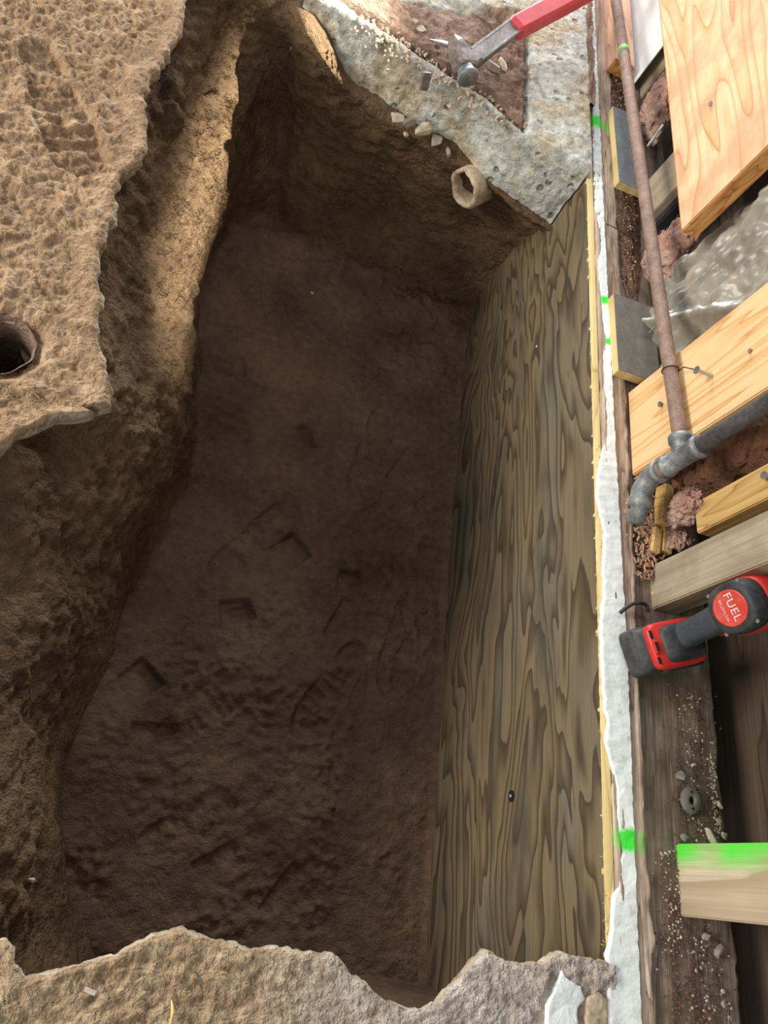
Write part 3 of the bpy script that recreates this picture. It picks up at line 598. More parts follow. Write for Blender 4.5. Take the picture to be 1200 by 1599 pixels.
def blob(name, c, rad, mat, label, cat, amp=.35, sc=14, sub=5, group=None, kind=None):
    bm = bmesh.new(); bmesh.ops.create_icosphere(bm, subdivisions=sub, radius=1.0)
    V = np.array([v.co[:] for v in bm.verts]); Fc = [[v.index for v in f_.verts] for f_ in bm.faces]; bm.free()
    rad = np.array(rad); Wd = V * rad + np.array(c)
    dsp = amp * (.8 * fbm(Wd, sc, 3) + .5 * ridged(Wd, sc * 2.2, 4) + .35 * fbm(Wd, sc * 6, 3) - .2)
    V2 = V * rad * (1 + dsp[:, None])
    o = obj(name, V2, Fc, mat); o.location = c
    rr = random.Random(int(1000 * abs(c[0] + c[1]))); SV, SF = [], []
    for k in range(260):
        b = V2[rr.randrange(len(V2))]; dv = np.array([rr.gauss(0, 1), rr.gauss(0, 1), rr.gauss(0, 1)]); dv /= np.linalg.norm(dv); l_ = rr.uniform(.006, .020)
        m1 = b + dv * l_ * .5 + b * .08; e1 = b + dv * l_; w_ = np.cross(dv, [.3, .5, .8]); w_ = w_ / np.linalg.norm(w_) * .0005
        i0 = len(SV); SV += [b - w_, b + w_, m1 + w_, m1 - w_, e1]; SF += [[i0, i0 + 1, i0 + 2, i0 + 3], [i0 + 3, i0 + 2, i0 + 4]]
    tag(obj('fibres', SV, SF, mat, o), kind='stuff')
    return tag(o, label, cat, group, kind)
p = atx(1025, 178, 1.0); blob('insulation_tuft', p, (.03, .075, .09), M['pinkins'], 'pink glass wool tuft left of the header board', 'insulation')
p = atx(1045, 395, .98); blob('insulation_tuft', p, (.03, .06, .08), M['pinkins'], 'pink glass wool tuft between the pipe and the plastic wrap', 'insulation')
p = atx(1150, 705, 1.04); blob('insulation_batt', p, (.040, .075, .19), M['brownins'], 'brownish pink glass wool stuffed beside the iron riser pipe', 'insulation', .3)
p = atx(1085, 790, .955); blob('insulation_tuft', p + np.array([-.01, 0, -.01]), (.018, .028, .036), M['pinkins'], 'pale pink glass wool tuft below the pipe fittings', 'insulation', .55, 30)
p = at(1058, 828, .03); blob('insulation_tuft', p, (.018, .032, .018), M['pinkins'], 'dusty pink glass wool tuft lying on the sill by the split blocks', 'insulation', .6, 34)
p = at(1062, 778, .03); blob('insulation_tuft', p, (.02, .03, .018), M['brownins'], 'small brown glass wool tuft under the tee fitting', 'insulation', .6, 34, 4)

# dark junction box with a white rod in front
a_ = atx(1012, 262, .975); b_ = atx(1040, 196, .975)
jb = tag(box('junction_box', .985, 1.04, 1.50, 1.64, -.002, .16, M['darkbox'], bev=.004), 'dark grey box behind the pipe left of the header board', 'box')
tag(tube('white_rod', line(atx(1012, 228, .955), atx(1036, 195, .955), 4), .0028, M['white'], n=10, origin=atx(1012, 228, .955)), 'thin white rod leaning against the dark box', 'rod')

# plastic-wrapped batt between the pine stud and the header board
nn, mm = 110, 120; zz = np.linspace(.0, .62, nn); yy = np.linspace(-.03, .345, mm); Zg, Yg = np.meshgrid(zz, yy, indexing='ij'); P = np.stack([Zg * 0, Yg, Zg], -1)
def fold(c, ang, wdt, am):
    u = (Yg - c[0]) * math.cos(ang) + (Zg - c[1]) * math.sin(ang); return am * np.exp(-(u / wdt) ** 2)
Xg = -.03 * np.sin(np.pi * np.clip((Yg + .03) / .375, 0, 1)) ** .6
Q = np.stack([Zg * 0, Yg * 1.0 - Zg * .25, Zg * .22], -1)
Xg += .026 * ridged(Q, 7, 3) + .008 * ridged(P, 16, 3) + fold((.16, .12), .5, .012, -.025) + fold((.24, .2), -.35, .010, -.02) + fold((.10, .2), .2, .012, .025)
pw = obj('plastic_wrap', np.stack([Xg, Yg, Zg], -1).reshape(-1, 3), gridfaces(nn, mm), M['wrap'])
pw.location = (.945, .955, .015); pw.name = 'wrap'
wr = empty('wrapped_insulation', (.945, .955, .015)); pw.parent = wr; pw.location = (0, 0, 0)
V, Fc = [], []
bb = obj('batt', *(lambda bm_: (np.array([v.co[:] for v in bm_.verts]), [[v.index for v in f_.verts] for f_ in bm_.faces]))(box_bm(.045, .13, -.0, .33, 0, .6, .015, 3)), M['pinkins'], wr)
tag(wr, 'crumpled clear plastic wrap with red print over a pink insulation batt', 'insulation')

# plywood scraps lying on the sill
def scrap(px, corner_z, dx, dy, thick, face, label, rz=0):
    c = at(*px, corner_z); e = empty('plywood_scrap', (c[0], c[1], corner_z - thick), (0, 0, rz))
    for k in range(3):
        box('ply_layer', 0, dx, 0, dy, k * thick / 3 + .0003, (k + 1) * thick / 3 - .0003, M['plyedge'], e, bev=.0006, seg=1)
    box('top_face', -.0004, dx, .0, dy, thick - .001, thick + .0006, face, e, bev=0)
    return tag(e, label, 'plywood', 'plywood scraps on the sill')
scrap((967, 577), .032, .105, .205, .024, M['greyply'], 'grey-faced plywood scrap lying next to the wide pine stud', .02)
scrap((968, 283), .030, .080, .27, .022, M['pad'], 'blue-grey plywood scrap lying on the sill below the spray mark', .03)
e = tag(tube('bent_nail', np.array([at(1008, 526, .034), at(1018, 516, .05), at(1030, 505, .06)]), .0018, M['steel'], n=8, origin=at(1008, 526, .034)), 'bent nail sticking up from the grey plywood scrap', 'nail')

tw = [at(947, 350, .014), at(963, 357, .020), at(985, 372, .016)]
tag(tube('twig', catmull(np.array(tw), 12), .0013, M['wire'], n=6, origin=tw[0], wob=.0008), 'thin dark twig lying across the sill left of the rusty pipe', 'twig')
sill('lath_edge', .795, .811, 1.82, 2.35, .034, .005, M['dust'], 'ragged reddish strip of old lath beside the white strip above the footing', 'lath', .008, 8)
# ------------------------------------------------------------------ pipes
XR, YR = .868, .738
tee = atx(1066, 700, XR); zt = tee[2]
pr = empty('pipe_run', (XR, YR, 0))
PO = np.array([XR, YR, 0.0])
far = np.array([.842, 2.75, .055]); pb = np.array([XR, YR, zt])
def ptube(nm, P, R, mat, n=20, wob=0.0): return obj(nm, *[(v if i else v - PO) for i, v in enumerate(tube_pts(P, R, n, True, wob))], mat, pr)
d1 = (far - pb) / np.linalg.norm(far - pb)
ptube('branch_pipe', line(pb + d1 * .03, far, 60), .0138, M['rust'], 20, .0006)
ptube('riser_pipe', line(pb + np.array([0, 0, .03]), (XR, YR, .80), 12), .0150, M['blackpipe'])
ptube('nipple', line((XR, YR, zt - .075), (XR, YR, zt - .02), 6), .0145, M['rust'])
def fitting(nm, axis_pts, rads, par=pr): return ptube(nm, axis_pts, rads, M['galv'], 24, .0005)
zz = np.array([-.046, -.045, -.035, -.034, .034, .035, .045, .046]); rr = [.016, .0215, .0215, .0185, .0185, .0215, .0215, .016]
tf = fitting('tee_fitting', pb + zz[:, None] * np.array([0, 0, 1.0]), rr)
V, Fc = tube_pts(pb + np.array([0, .012, .030, .031, .042, .043])[:, None] * d1, [.0175, .0185, .0185, .0215, .0215, .0155], 24)
obj('branch_socket', V - PO, Fc, M['galv'], tf)
# elbow turning down and out to the pit side
an = np.linspace(0, math.pi / 2, 9); zc = zt - .072; R_ = .036
el = np.array([[XR, YR, zt - .058], [XR, YR, zt - .0585], [XR, YR, zt - .070]] + [[XR - .008 * (1 - math.cos(t)), YR - R_ * (1 - math.cos(t)), zc - R_ * math.sin(t)] for t in an] + [[XR - .010, YR - R_ - .020, zc - R_ - .001], [XR - .010, YR - R_ - .0205, zc - R_ - .001], [XR - .012, YR - R_ - .05, zc - R_ - .014]])
fitting('elbow_fitting', el, [.0165, .0225, .0225] + [.0200] * 9 + [.0225, .0165, .0160])
# wire tie round the branch
w0 = pb + d1 * ((atx(1052, 577, XR)[1] - pb[1]) / d1[1])
ang = np.linspace(0, 2 * math.pi, 25)
ring = w0 + .0155 * (np.cos(ang)[:, None] * np.array([1, 0, 0]) + np.sin(ang)[:, None] * np.array([0, 0, 1.0]))
tail = np.array([ring[-1], w0 + np.array([.004, -.010, .03]), np.array(atx(1086, 577, .862))])
ptube('tie_wire', np.concatenate([ring, tail[1:]]), .0012, M['wire'], 6)
gm = NT('green_spray_mark'); gm = gm.done(gm.ramp(gm.noise(60, 4, .7), [(.42, srgb(132, 150, 112)), (.58, srgb(126, 212, 112))]), .6)
g0 = pb + d1 * ((atx(977, 75, .85)[1] - pb[1]) / d1[1])
ptube('spray_band', line(g0 - d1 * .012, g0 + d1 * .012, 3), .01435, gm, 20, .0005)
tag(pr, 'rusty pipe branching from black iron riser with grey tee and elbow', 'pipe')

# split wood blocks and shavings below the elbow
def chunk(name, px, z, dims, rz, mat, label, tilt=0, cat='offcut', group='wood offcuts on the sill'):
    c = at(*px, z); o = bobj(name, box_bm(-dims[0] / 2, dims[0] / 2, -dims[1] / 2, dims[1] / 2, -dims[2] / 2, dims[2] / 2, .0015, 1), mat, None, c, False, (tilt, 0, rz)); return tag(o, label, cat, group)
chunk('wood_offcut', (1036, 790), .025, (.022, .085, .03), -.12, M['yellowpine'], 'orange-brown upright offcut beside the elbow fitting', .1)
chunk('wood_offcut', (1023, 845), .014, (.018, .055, .018), -.2, M['yellowpine'], 'short split offcut nearest the white paint', 0)
chunk('wood_offcut', (1040, 838), .014, (.022, .075, .018), -.15, M['yellowpine'], 'longer split offcut half covered by glass wool', 0)
def litter(name, polys, count, mat, label, zmin, smin, smax, flat=.4, cat='litter', long=1.0):
    rr = random.Random(len(name) + count); SV, SF = [], []
    for k in range(count):
        poly = rr.choice(polys); (ax, ay, bx, by, zz, wd) = poly; t = rr.random()
        c = at(ax + (bx - ax) * t + rr.gauss(0, wd), ay + (by - ay) * t + rr.gauss(0, wd), zz); s = rr.uniform(smin, smax) * rr.uniform(.5, 1)
        mt = Matrix.Rotation(rr.uniform(0, 6.28), 3, 'Z') @ Matrix.Rotation(rr.uniform(-.5, .5), 3, 'X')
        vs = [Vector(q) for q in ((-1, -.6, -1), (1, -.8, -1), (.8, .7, -1), (-.7, .8, -1), (-.6, -.5, 1), (.7, -.4, .8), (.5, .5, 1), (-.5, .6, .7))]
        b0 = len(SV)
        for v in vs:
            v = mt @ Vector((v.x * s * long * rr.uniform(.7, 1.2), v.y * s / long * rr.uniform(.7, 1.2), v.z * s * flat)); SV.append((c[0] + v.x, c[1] + v.y, c[2] + s * flat * .6 + v.z))
        SF += [[b0 + i for i in q] for q in ((0, 3, 2, 1), (4, 5, 6, 7), (0, 1, 5, 4), (1, 2, 6, 5), (2, 3, 7, 6), (3, 0, 4, 7))]
    return tag(obj(name, SV, SF, mat, smooth=False), label, cat, kind='stuff')
# sawdust bed with shavings on the sill
def bed(name, pxa, pxb, halfw, h, mat, label):
    A_ = at(*pxa, .005); B_ = at(*pxb, .005); n_, m_ = 70, 26; t = np.linspace(0, 1, n_)[:, None]; s = np.linspace(-1, 1, m_)[None, :]
    X = A_[0] + (B_[0] - A_[0]) * t + s * halfw * np.minimum(1, np.sin(np.pi * t) ** .5 + .05); Y = A_[1] + (B_[1] - A_[1]) * t + 0 * s; P = np.stack([X, Y, X * 0], -1)
    Z = -.004 + h * (1 - s ** 2) * np.sin(np.pi * t) ** .5 * (1 + .5 * fbm(P, 40, 3)) + .004 * ridged(P, 60, 2)
    return tag(obj(name, np.stack([X, Y, Z], -1).reshape(-1, 3), gridfaces(n_, m_), mat), label, 'litter', kind='stuff')
bed('sawdust', (1020, 735), (1020, 905), .045, .012, M['sawdust'], 'brown sawdust heaped on the sill by the elbow fitting')
bed('sawdust', (962, 105), (990, 470), .045, .010, M['sawdust'], 'brown grit and sawdust along the sill beside the pipe')
litter('wood_shavings', [(1000, 745, 1012, 890, .014, 9), (1020, 800, 1012, 900, .014, 10), (1045, 780, 1040, 850, .014, 10)], 520, M['shaving'], 'curled wood shavings scattered below the elbow fitting', .01, .0015, .006, .3, long=1.7)
litter('fine_grit', [(968, 115, 990, 440, .010, 8), (975, 150, 985, 300, .010, 6)], 420, M['grit'], 'pale grit specks along the sill beside the pipe', .01, .0008, .0028, .6)
litter('fine_grit', [(1080, 1070, 1095, 1310, .004, 13), (1040, 1330, 1060, 1480, .004, 10), (1080, 1440, 1120, 1599, .003, 22), (1110, 1180, 1122, 1305, .004, 3)], 420, M['grit'], 'pale specks scattered over the dark sill plate', .01, .0006, .0028, .6)
litter('dirt_crumbs', [(1060, 1075, 1075, 1310, .003, 16), (1090, 1080, 1100, 1300, .003, 11), (1045, 1330, 1062, 1599, .002, 14), (1090, 1450, 1110, 1599, .002, 20)], 1100, M['sawdust'], 'brown dirt crumbs covering the dark sill plate', .01, .0008, .0032, .5)
litter('masonry_crumbs', [(600, 60, 700, 120, -.006, 16), (700, 95, 800, 150, -.006, 24), (750, 130, 815, 200, -.006, 20), (560, 40, 640, 70, -.006, 12)], 420, M['grit'], 'pale crumbs of masonry on the reddish dust', .01, .0015, .007, .7)

# individual stones and chips
def stone(name, px, z, s, mat, label, group, seed, flat=.6, rz=0.0):
    c = at(*px, z); rr = random.Random(seed); bm = bmesh.new()
    for k in range(16):
        v = Vector((rr.gauss(0, 1), rr.gauss(0, 1), rr.gauss(0, 1))).normalized(); bm.verts.new((v.x * rr.uniform(.8, 1.1), v.y * rr.uniform(.8, 1.1), v.z))
    rs = bmesh.ops.convex_hull(bm, input=bm.verts[:]); bmesh.ops.delete(bm, geom=list({g for g in rs['geom_interior'] + rs['geom_unused'] if isinstance(g, bmesh.types.BMVert)}), context='VERTS')
    bmesh.ops.bevel(bm, geom=bm.edges[:], offset=.05, segments=1, affect='EDGES'); bm.verts.index_update()
    V = np.array([v.co[:] for v in bm.verts]) * np.array([s[0], s[1], s[0] * flat]); Fc = [[v.index for v in f_.verts] for f_ in bm.faces]; bm.free()
    o = obj(name, V, Fc, mat, smooth=False); o.location = (c[0], c[1], c[2] + s[0] * flat * .5); o.rotation_euler = (0, 0, rz); return tag(o, label, 'stone', group)
g1 = 'stones lying on the footing'
stone('stone', (783, 103), -.005, (.013, .030), M['chip'], 'pale elongated stone beside the hammer head', g1, 1, .7, .3)
stone('stone', (812, 108), -.008, (.022, .02), M['stone'], 'grey stone lump in the corner of the rubble dust', g1, 2, .8)
stone('stone', (784, 122), -.008, (.012, .012), M['chip'], 'small pale chip just under the elongated stone', g1, 3)
stone('stone', (657, 50), -.004, (.016, .014), M['chip'], 'pale chip at the foot of the rear slab', g1, 4)
stone('stone', (648, 38), -.004, (.012, .012), M['stone'], 'grey chip above the pale one near the rear slab', g1, 5)
stone('stone', (765, 112), -.012, (.03, .022), M['stone'], 'dark lump under the hammer shank', g1, 6, .7)
g2 = 'broken chips stuck below the footing'
for i, (px, py_, zz, s, mt, lb_) in enumerate([(620, 188, -0.120, (.020, .016), 'chip', 'whitish broken chip, leftmost under the footing edge'), (637, 196, -0.120, (.022, .012), 'stone', 'flat grey chip second under the footing edge'), (660, 208, -0.130, (.030, .018), 'chip', 'large pale chip in the middle under the footing edge'), (680, 222, -0.140, (.024, .016), 'stone', 'grey chip left above the clay pipe'), (632, 212, -0.160, (.010, .010), 'chip', 'tiny white chip below the broken chips'), (700, 240, -0.150, (.018, .014), 'stone', 'small grey chip right above the clay pipe')]):
    o = stone('stone_chip', (px, py_), zz, s, M[mt], lb_, g2, 20 + i, .7, .4 * i)
g3 = 'stones on the dark sill plate'
for i, (px, py_, s, mt, lb_) in enumerate([(1061, 1212, (.011, .011), 'stone', 'rounded grey stone above the round washer'), (1082, 1194, (.006, .004), 'chip', 'tiny white chip above the rounded stone'), (1123, 1257, (.006, .010), 'chip', 'cream chip at the rim of the sill right of the washer'), (1122, 1283, (.007, .006), 'stone', 'small square stone under the cream chip'), (1106, 1308, (.018, .006), 'chip', 'long pale chip lying against the green painted stud'), (1130, 1305, (.009, .007), 'chip', 'pale chip at the end of the long one'), (1068, 1307, (.009, .008), 'stone', 'grey pebble by the corner of the green painted stud'), (1102, 1462, (.010, .007), 'stone', 'angular chip just below the green painted stud'), (1121, 1485, (.014, .008), 'stone', 'oval stone below the angular chip'), (1128, 1548, (.005, .006), 'chip', 'little pale chip near the lower right corner'), (1130, 1567, (.006, .006), 'stone', 'little grey pebble under the pale chip'), (1022, 930, (.009, .009), 'chip', 'pale pebble beside the old grey stud above the drill')]):
    stone('stone', (px, py_), .002, s, M[mt], lb_, g3, 40 + i, .6, .5 * i)
# loose stones on the soil floor
for i, (px, py_, zz, lb_) in enumerate([(487, 458, -.63, 'tiny white pebble on the far pit floor'), (50, 1374, -.27, 'tiny yellow chip on the soil bank at lower left')]):
    stone('pebble', (px, py_), zz, (.006, .004), M['chip'], lb_, None, 70 + i)

# square dark tag on the footing face
c = at(665, 122, -.015)
tag(bobj('metal_tag', box_bm(-.012, .012, -.004, .004, -.02, .02, .002, 1), M['steel'], None, c - np.array([0, .012, 0]), False, (-.35, .0, .45)), 'small dark rectangular metal tag on the grey footing', 'tag')
# round washer
c = at(1077, 1250, .004); bm = bmesh.new(); V, Fc = [], []
prof = [(.006, .0), (.006, .006), (.008, .0065), (.018, .006), (.0195, .004), (.0195, 0)]
a = np.linspace(0, 2 * math.pi, 32, endpoint=False)
V = np.concatenate([np.stack([q * np.cos(a), q * np.sin(a) * 1.12, a * 0 + h_], -1) for q, h_ in prof]); bm.free()
wo = empty('washer', (c[0], c[1], .006), (.08, -.1, .2)); obj('disc', V, gridfaces(len(prof), 32, True), M['washer'], wo)
for q in ((.001, .0135), (-.002, -.0125)):
    bm = bmesh.new(); bmesh.ops.create_cone(bm, segments=12, radius1=.0022, radius2=.0022, depth=.0006, cap_ends=True); bobj('rivet_hole', bm, M['holeblack'], wo, (q[0], q[1], .0066))
tag(wo, 'round grey washer with a centre hole lying on the dirty sill', 'washer')

# clay drain pipe stub in the end wall
c = at(732, 291, -.195); ax = np.array([-.62, -.75, .08]); ax /= np.linalg.norm(ax)
n_ = 40; a = np.linspace(0, 2 * math.pi, n_, endpoint=False); uu = np.cross(ax, [0, 0, 1]); uu /= np.linalg.norm(uu); ww = np.cross(uu, ax)
rag = .016 * np.clip(np.cos(a - 2.2), -1, 1) + .008 * perlin(np.stack([np.cos(a) * 2.5, np.sin(a) * 2.5, a * 0], -1))
rows = []
for rr, l_, rg in ((.050, -.20, 0), (.053, -.02, .2), (.054, .012, .8), (.050, .022, 1), (.044, .024, 1), (.038, .018, 1), (.036, .0, .2), (.034, -.20, 0), (.001, -.20, 0)):
    ph = 1 + .06 * perlin(np.stack([np.cos(a) * 1.5, np.sin(a) * 1.5, a * 0 + l_ * 10], -1))
    rows.append(c + (rr * ph)[:, None] * (np.cos(a)[:, None] * uu + np.sin(a)[:, None] * ww) + (l_ + rg * rag)[:, None] * ax)
tag(obj('drain_pipe', np.concatenate(rows), gridfaces(len(rows), n_, True), M['clay'], None, c), 'broken clay drain pipe stub poking from the end wall', 'pipe')

# ------------------------------------------------------------------ hammer with a red handle on the footing
zh = .040
A_ = at(733, 98, zh); B_ = at(800, 47, zh + .03); C_ = at(930, -22, zh + .09)
hm = empty('sledge_hammer', tuple(A_)); O = np.array(hm.location)
ax = (B_ - A_) / np.linalg.norm(B_ - A_); hd = np.array([ax[1], -ax[0], 0]); hd /= np.linalg.norm(hd)     # head lies across the shank
def rel(P): return np.asarray(P) - O
def flatbar(name, P, wd, th, mat, par, bev=.002):
    P = np.asarray(P, float); T = np.gradient(P, axis=0); T /= np.linalg.norm(T, axis=1)[:, None]; V = []
    for p_, t_, w_, h_ in zip(P, T, np.broadcast_to(wd, len(P)), np.broadcast_to(th, len(P))):
        s_ = np.cross(t_, [0, 0, 1]); s_ /= np.linalg.norm(s_); u_ = np.cross(s_, t_); k = .72
        for (x_, y_) in ((1, k), (k, 1), (-k, 1), (-1, k), (-1, -k), (-k, -1), (k, -1), (1, -k)): V.append(p_ + s_ * x_ * w_ / 2 + u_ * y_ * h_ / 2)
    Fc = gridfaces(len(P), 8, True).tolist() + [list(range(8))[::-1], list(range(len(V) - 8, len(V)))]
    return obj(name, rel(V), Fc, mat, par, smooth=False)
pA = at(706, 57, zh + .02); pB = at(722, 92, zh); pC = at(731, 120, zh - .003)
flatbar('hammer_head', [pA, pA + (pB - pA) * .3, pA + (pB - pA) * .75, pB + (pC - pB) * .45, pB + (pC - pB) * .62], [.006, .026, .042, .050, .042], [.02, .036, .044, .046, .040], M['steel'], hm)
hp = tube_pts(line(pB + (pC - pB) * .6, pC + (pC - pB) * .12, 5), [.021, .0205, .0215, .026, .0240], 24); obj('striking_face', rel(hp[0]), hp[1], M['galv'], hm)
flatbar('shank', [pB + (A_ - pB) * .3, A_, A_ + (B_ - A_) * .5, B_, B_ + (C_ - B_) * .1], [.044, .040, .036, .037, .038], [.034, .030, .028, .028, .028], M['steel'], hm)
sd = np.cross(ax, [0, 0, 1]); sd /= np.linalg.norm(sd)
for s_ in (-1, 1):
    flatbar('side_strap', [A_ + ax * .02 + s_ * sd * .017 + [0, 0, .012], B_ + s_ * sd * .017 + [0, 0, .012]], .007, .006, M['galv'], hm)
flatbar('handle', [B_, B_ + (C_ - B_) * .05, B_ + (C_ - B_) * .5, C_, C_ + (C_ - B_) * .35], [.040, .048, .050, .048, .046], [.034, .040, .040, .040, .038], M['redgrip'], hm)
flatbar('claw', [at(712, 74, zh + .005), at(690, 67, zh - .004), at(672, 62, zh - .012)], [.022, .014, .004], [.012, .008, .003], M['steel'], hm)
tag(hm, 'steel hammer with a red handle resting on the footing', 'hammer')

# ------------------------------------------------------------------ cordless drill standing on its battery
zb = .010
p0 = at(960, 986, zb); p1 = at(986, 1066, zb); mid = (p0 + p1) / 2
ey = (p0 - p1)[:2]; wid = np.linalg.norm(ey); ey /= wid; rz = math.atan2(-ey[0], ey[1])
dr = empty('cordless_drill', (mid[0], mid[1], zb), (0, 0, rz))
def shell(name, secs_, mat, par, n=28, pw=4.0, smooth=True):
    """stack of superellipse rings: (cx, cy, z, half x, half y)"""
    a = np.linspace(0, 2 * math.pi, n, endpoint=False); V = []
    for cx, cy, z_, hx, hy in secs_:
        c_, s_ = np.cos(a), np.sin(a); V.append(np.stack([cx + hx * np.sign(c_) * np.abs(c_) ** (2 / pw), cy + hy * np.sign(s_) * np.abs(s_) ** (2 / pw), a * 0 + z_], -1))
    Fc = gridfaces(len(V), n, True).tolist() + [list(range(n))[::-1], list(range(n * (len(V) - 1), n * len(V)))]
    o = obj(name, np.concatenate(V), Fc, mat, par, smooth=smooth)
    return o
hw = .042
bat = shell('battery', [(.062, 0, .0, .058, hw - .004), (.062, 0, .004, .062, hw), (.062, 0, .030, .062, hw), (.064, 0, .036, .058, hw - .003), (.066, 0, .052, .056, hw - .006)], M['toolblack'], dr, 36, 7)
box('rib', .004, .007, -.034, .034, .032, .035, M['rubber'], bat, bev=.001, seg=1)
for s_ in (-.03, .0, .026): box('lug', .001, .006, s_ - .004, s_ + .004, .012, .020, M['rubber'], bat, bev=.001, seg=1)
foot_ = shell('foot_frame', [(.070, 0, .050, .056, hw - .003), (.070, 0, .054, .058, hw - .001), (.070, 0, .064, .057, hw - .002), (.072, 0, .068, .053, hw - .006)], M['toolred'], dr, 36, 6)
shell('foot_cover', [(.078, 0, .062, .044, hw - .010), (.078, 0, .068, .045, hw - .009), (.080, 0, .074, .042, hw - .011), (.084, 0, .080, .032, hw - .018)], M['toolblack'], dr, 32, 5)
box('latch', .012, .022, -.012, .010, .066, .0715, M['toolred'], foot_, bev=.001, seg=1)
box('slot', .0145, .0195, -.009, .007, .0708, .0722, M['holeblack'], foot_, bev=0)
box('slot', .0135, .0175, .014, .028, .0665, .0690, M['holeblack'], foot_, bev=0); box('slot', .0135, .0175, -.030, -.018, .0665, .0690, M['holeblack'], foot_, bev=0)
shell('side_rail', [(.085, -hw + .001, .030, .045, .003), (.085, -hw + .001, .048, .045, .003)], M['toolblack'], dr, 16, 6)
grip = shell('handle_grip', [(.080, 0, .066, .034, .029), (.079, 0, .080, .028, .024), (.078, 0, .100, .026, .022), (.078, 0, .130, .026, .0225), (.079, 0, .155, .028, .024), (.082, 0, .190, .034, .028)], M['rubber'], dr, 32, 2.6)
box('trigger', .098, .112, -.010, .010, .125, .155, M['toolred'], dr, bev=.003)
# motor housing along x
def hshell(name, secs_, mat, par, n=32, pw=2.6):
    a = np.linspace(0, 2 * math.pi, n, endpoint=False); V = []
    for x_, cz, hy, hz in secs_:
        c_, s_ = np.cos(a), np.sin(a); V.append(np.stack([a * 0 + x_, hy * np.sign(c_) * np.abs(c_) ** (2 / pw), cz + hz * np.sign(s_) * np.abs(s_) ** (2 / pw)], -1))
    Fc = gridfaces(len(V), n, True).tolist() + [list(range(n))[::-1], list(range(n * (len(V) - 1), n * len(V)))]
    return obj(name, np.concatenate(V), Fc, mat, par)
zm = .212
cap = hshell('rear_cap', [(.040, zm, .028, .030), (.041, zm, .036, .039), (.046, zm, .040, .043), (.060, zm, .042, .045), (.075, zm, .042, .045)], M['toolblack'], dr)
mh = hshell('motor_housing', [(.074, zm, .0415, .0445), (.078, zm, .044, .047), (.120, zm, .043, .046), (.150, zm + .002, .032, .034), (.170, zm + .002, .028, .030)], M['toolred'], dr)
hshell('gear_case', [(.169, zm + .002, .028, .030), (.175, zm + .002, .030, .031), (.205, zm + .002, .027, .028), (.212, zm + .002, .022, .023)], M['toolblack'], dr)
hshell('chuck', [(.211, zm + .002, .018, .018), (.214, zm + .002, .021, .021), (.240, zm + .002, .020, .020), (.255, zm + .002, .012, .012)], M['toolblack'], dr)
bd = hshell('badge', [(.0385, zm, .0265, .0285), (.0378, zm, .0285, .0305), (.0415, zm, .0295, .0315)], M['badge'], cap, 40, 2)
for sy, sz in ((.034, .030), (-.034, .030), (-.033, -.031), (.033, -.031)):
    bm = bmesh.new(); bmesh.ops.create_cone(bm, segments=14, radius1=.0035, radius2=.0028, depth=.003, cap_ends=True, matrix=Matrix.Rotation(math.pi / 2, 4, 'Y')); bobj('screw', bm, M['zinc'], cap, (.046, sy, zm + sz))
def text(name, s, size, loc, par):
    cu = bpy.data.curves.new(name, 'FONT'); cu.body = s; cu.size = size; cu.align_x = 'CENTER'; cu.align_y = 'CENTER'; cu.extrude = .0002; cu.space_character = 1.1
    to = bpy.data.objects.new(name, cu); COL.objects.link(to)
    me = bpy.data.meshes.new_from_object(to.evaluated_get(bpy.context.evaluated_depsgraph_get())); bpy.data.objects.remove(to)
    me.name = name; me.materials.clear(); me.materials.append(M['badgetext'])
    o = bpy.data.objects.new(name, me); COL.objects.link(o); o.parent = par
    o.matrix_local = Matrix.Translation(loc) @ Matrix(((0, 0, -1, 0), (-1, 0, 0, 0), (0, 1, 0, 0), (0, 0, 0, 1))); return o
text('lettering', 'FUEL', .0200, (.0374, 0, zm + .006), cap); text('lettering', 'BRUSHLESS', .0066, (.0374, 0, zm - .011), cap)
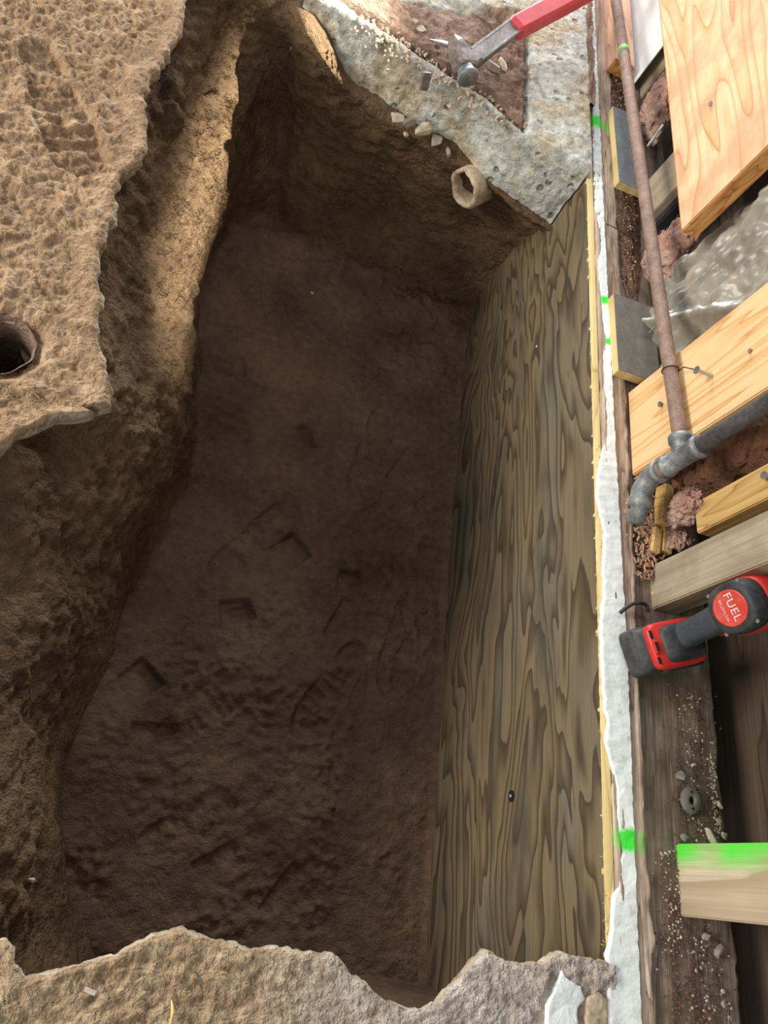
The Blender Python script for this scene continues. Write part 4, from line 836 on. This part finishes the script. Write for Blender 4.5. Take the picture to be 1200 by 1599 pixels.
for o in dr.children:
    if o.name.split('.')[0] in ('handle_grip', 'trigger', 'rear_cap', 'motor_housing', 'gear_case', 'chuck'): o.rotation_euler = (-.11, .10, 0)
tag(dr, 'red and black cordless drill standing on its battery on the sill', 'drill')
# black clip beside the battery
pc = [at(969, 957, .020), at(978, 949, .024), at(992, 942, .026), at(1008, 943, .022), at(1013, 955, .016)]
tag(tube('belt_hook', catmull(np.array(pc), 24), .0036, M['toolblack'], n=10, origin=pc[0]), 'thin black metal hook lying against the drill battery', 'hook')

# ------------------------------------------------------------------ near slab details
def patch(name, pts, z, mat, label, cat, thick=.004, seed=1):
    P = np.array([at(px, q, z) for px, q in pts]); c = P.mean(0); m = 96
    tq = np.linspace(0, len(P), m, endpoint=False); i0 = tq.astype(int); w_ = (tq - i0)[:, None]; ring = P[i0] * (1 - w_) + P[(i0 + 1) % len(P)] * w_
    ring = ring + .0018 * np.stack([fbm(ring + 2 * k + seed, 70, 3) for k in range(2)] + [np.zeros(m)], -1)
    rows = [ring - np.array([0, 0, thick + .004]), ring]
    for s in (.9, .7, .5, .3, .12, .005):
        q = c + (ring - c) * s; q[:, 2] = z + .0016 * fbm(q + seed, 60, 3) + .001; rows.append(q)
    V = np.concatenate(rows); return tag(obj(name, V, gridfaces(len(rows), m, True), mat, None, c), label, cat)
patch('paint_flake', [(868, 1545), (878, 1516), (884, 1528), (908, 1540), (913, 1560), (902, 1575), (905, 1640), (855, 1640), (856, 1570)], .008, M['paint'], 'white paint patch on the near slab beside the sill', 'paint')
patch('plaster_patch', [(918, 1560), (935, 1548), (948, 1560), (950, 1640), (915, 1640)], .008, M['clay'], 'tan plaster patch at the corner of the near slab', 'plaster', seed=3)
st = [at(268, 1562, .006), at(270, 1580, .007), at(266, 1605, .005)]
tag(tube('straw', np.array(st), [.0006, .0022, .0018], M['straw'], n=8, origin=st[0]), 'short yellow straw lying on the near slab', 'straw')
c = at(141, 1548, .006); tag(bobj('wood_chip', box_bm(-.007, .007, -.0025, .0025, -.001, .001, .0005, 1), M['chip'], None, c, False, (0, 0, -.3)), 'tiny pale wood chip on the near slab', 'chip')
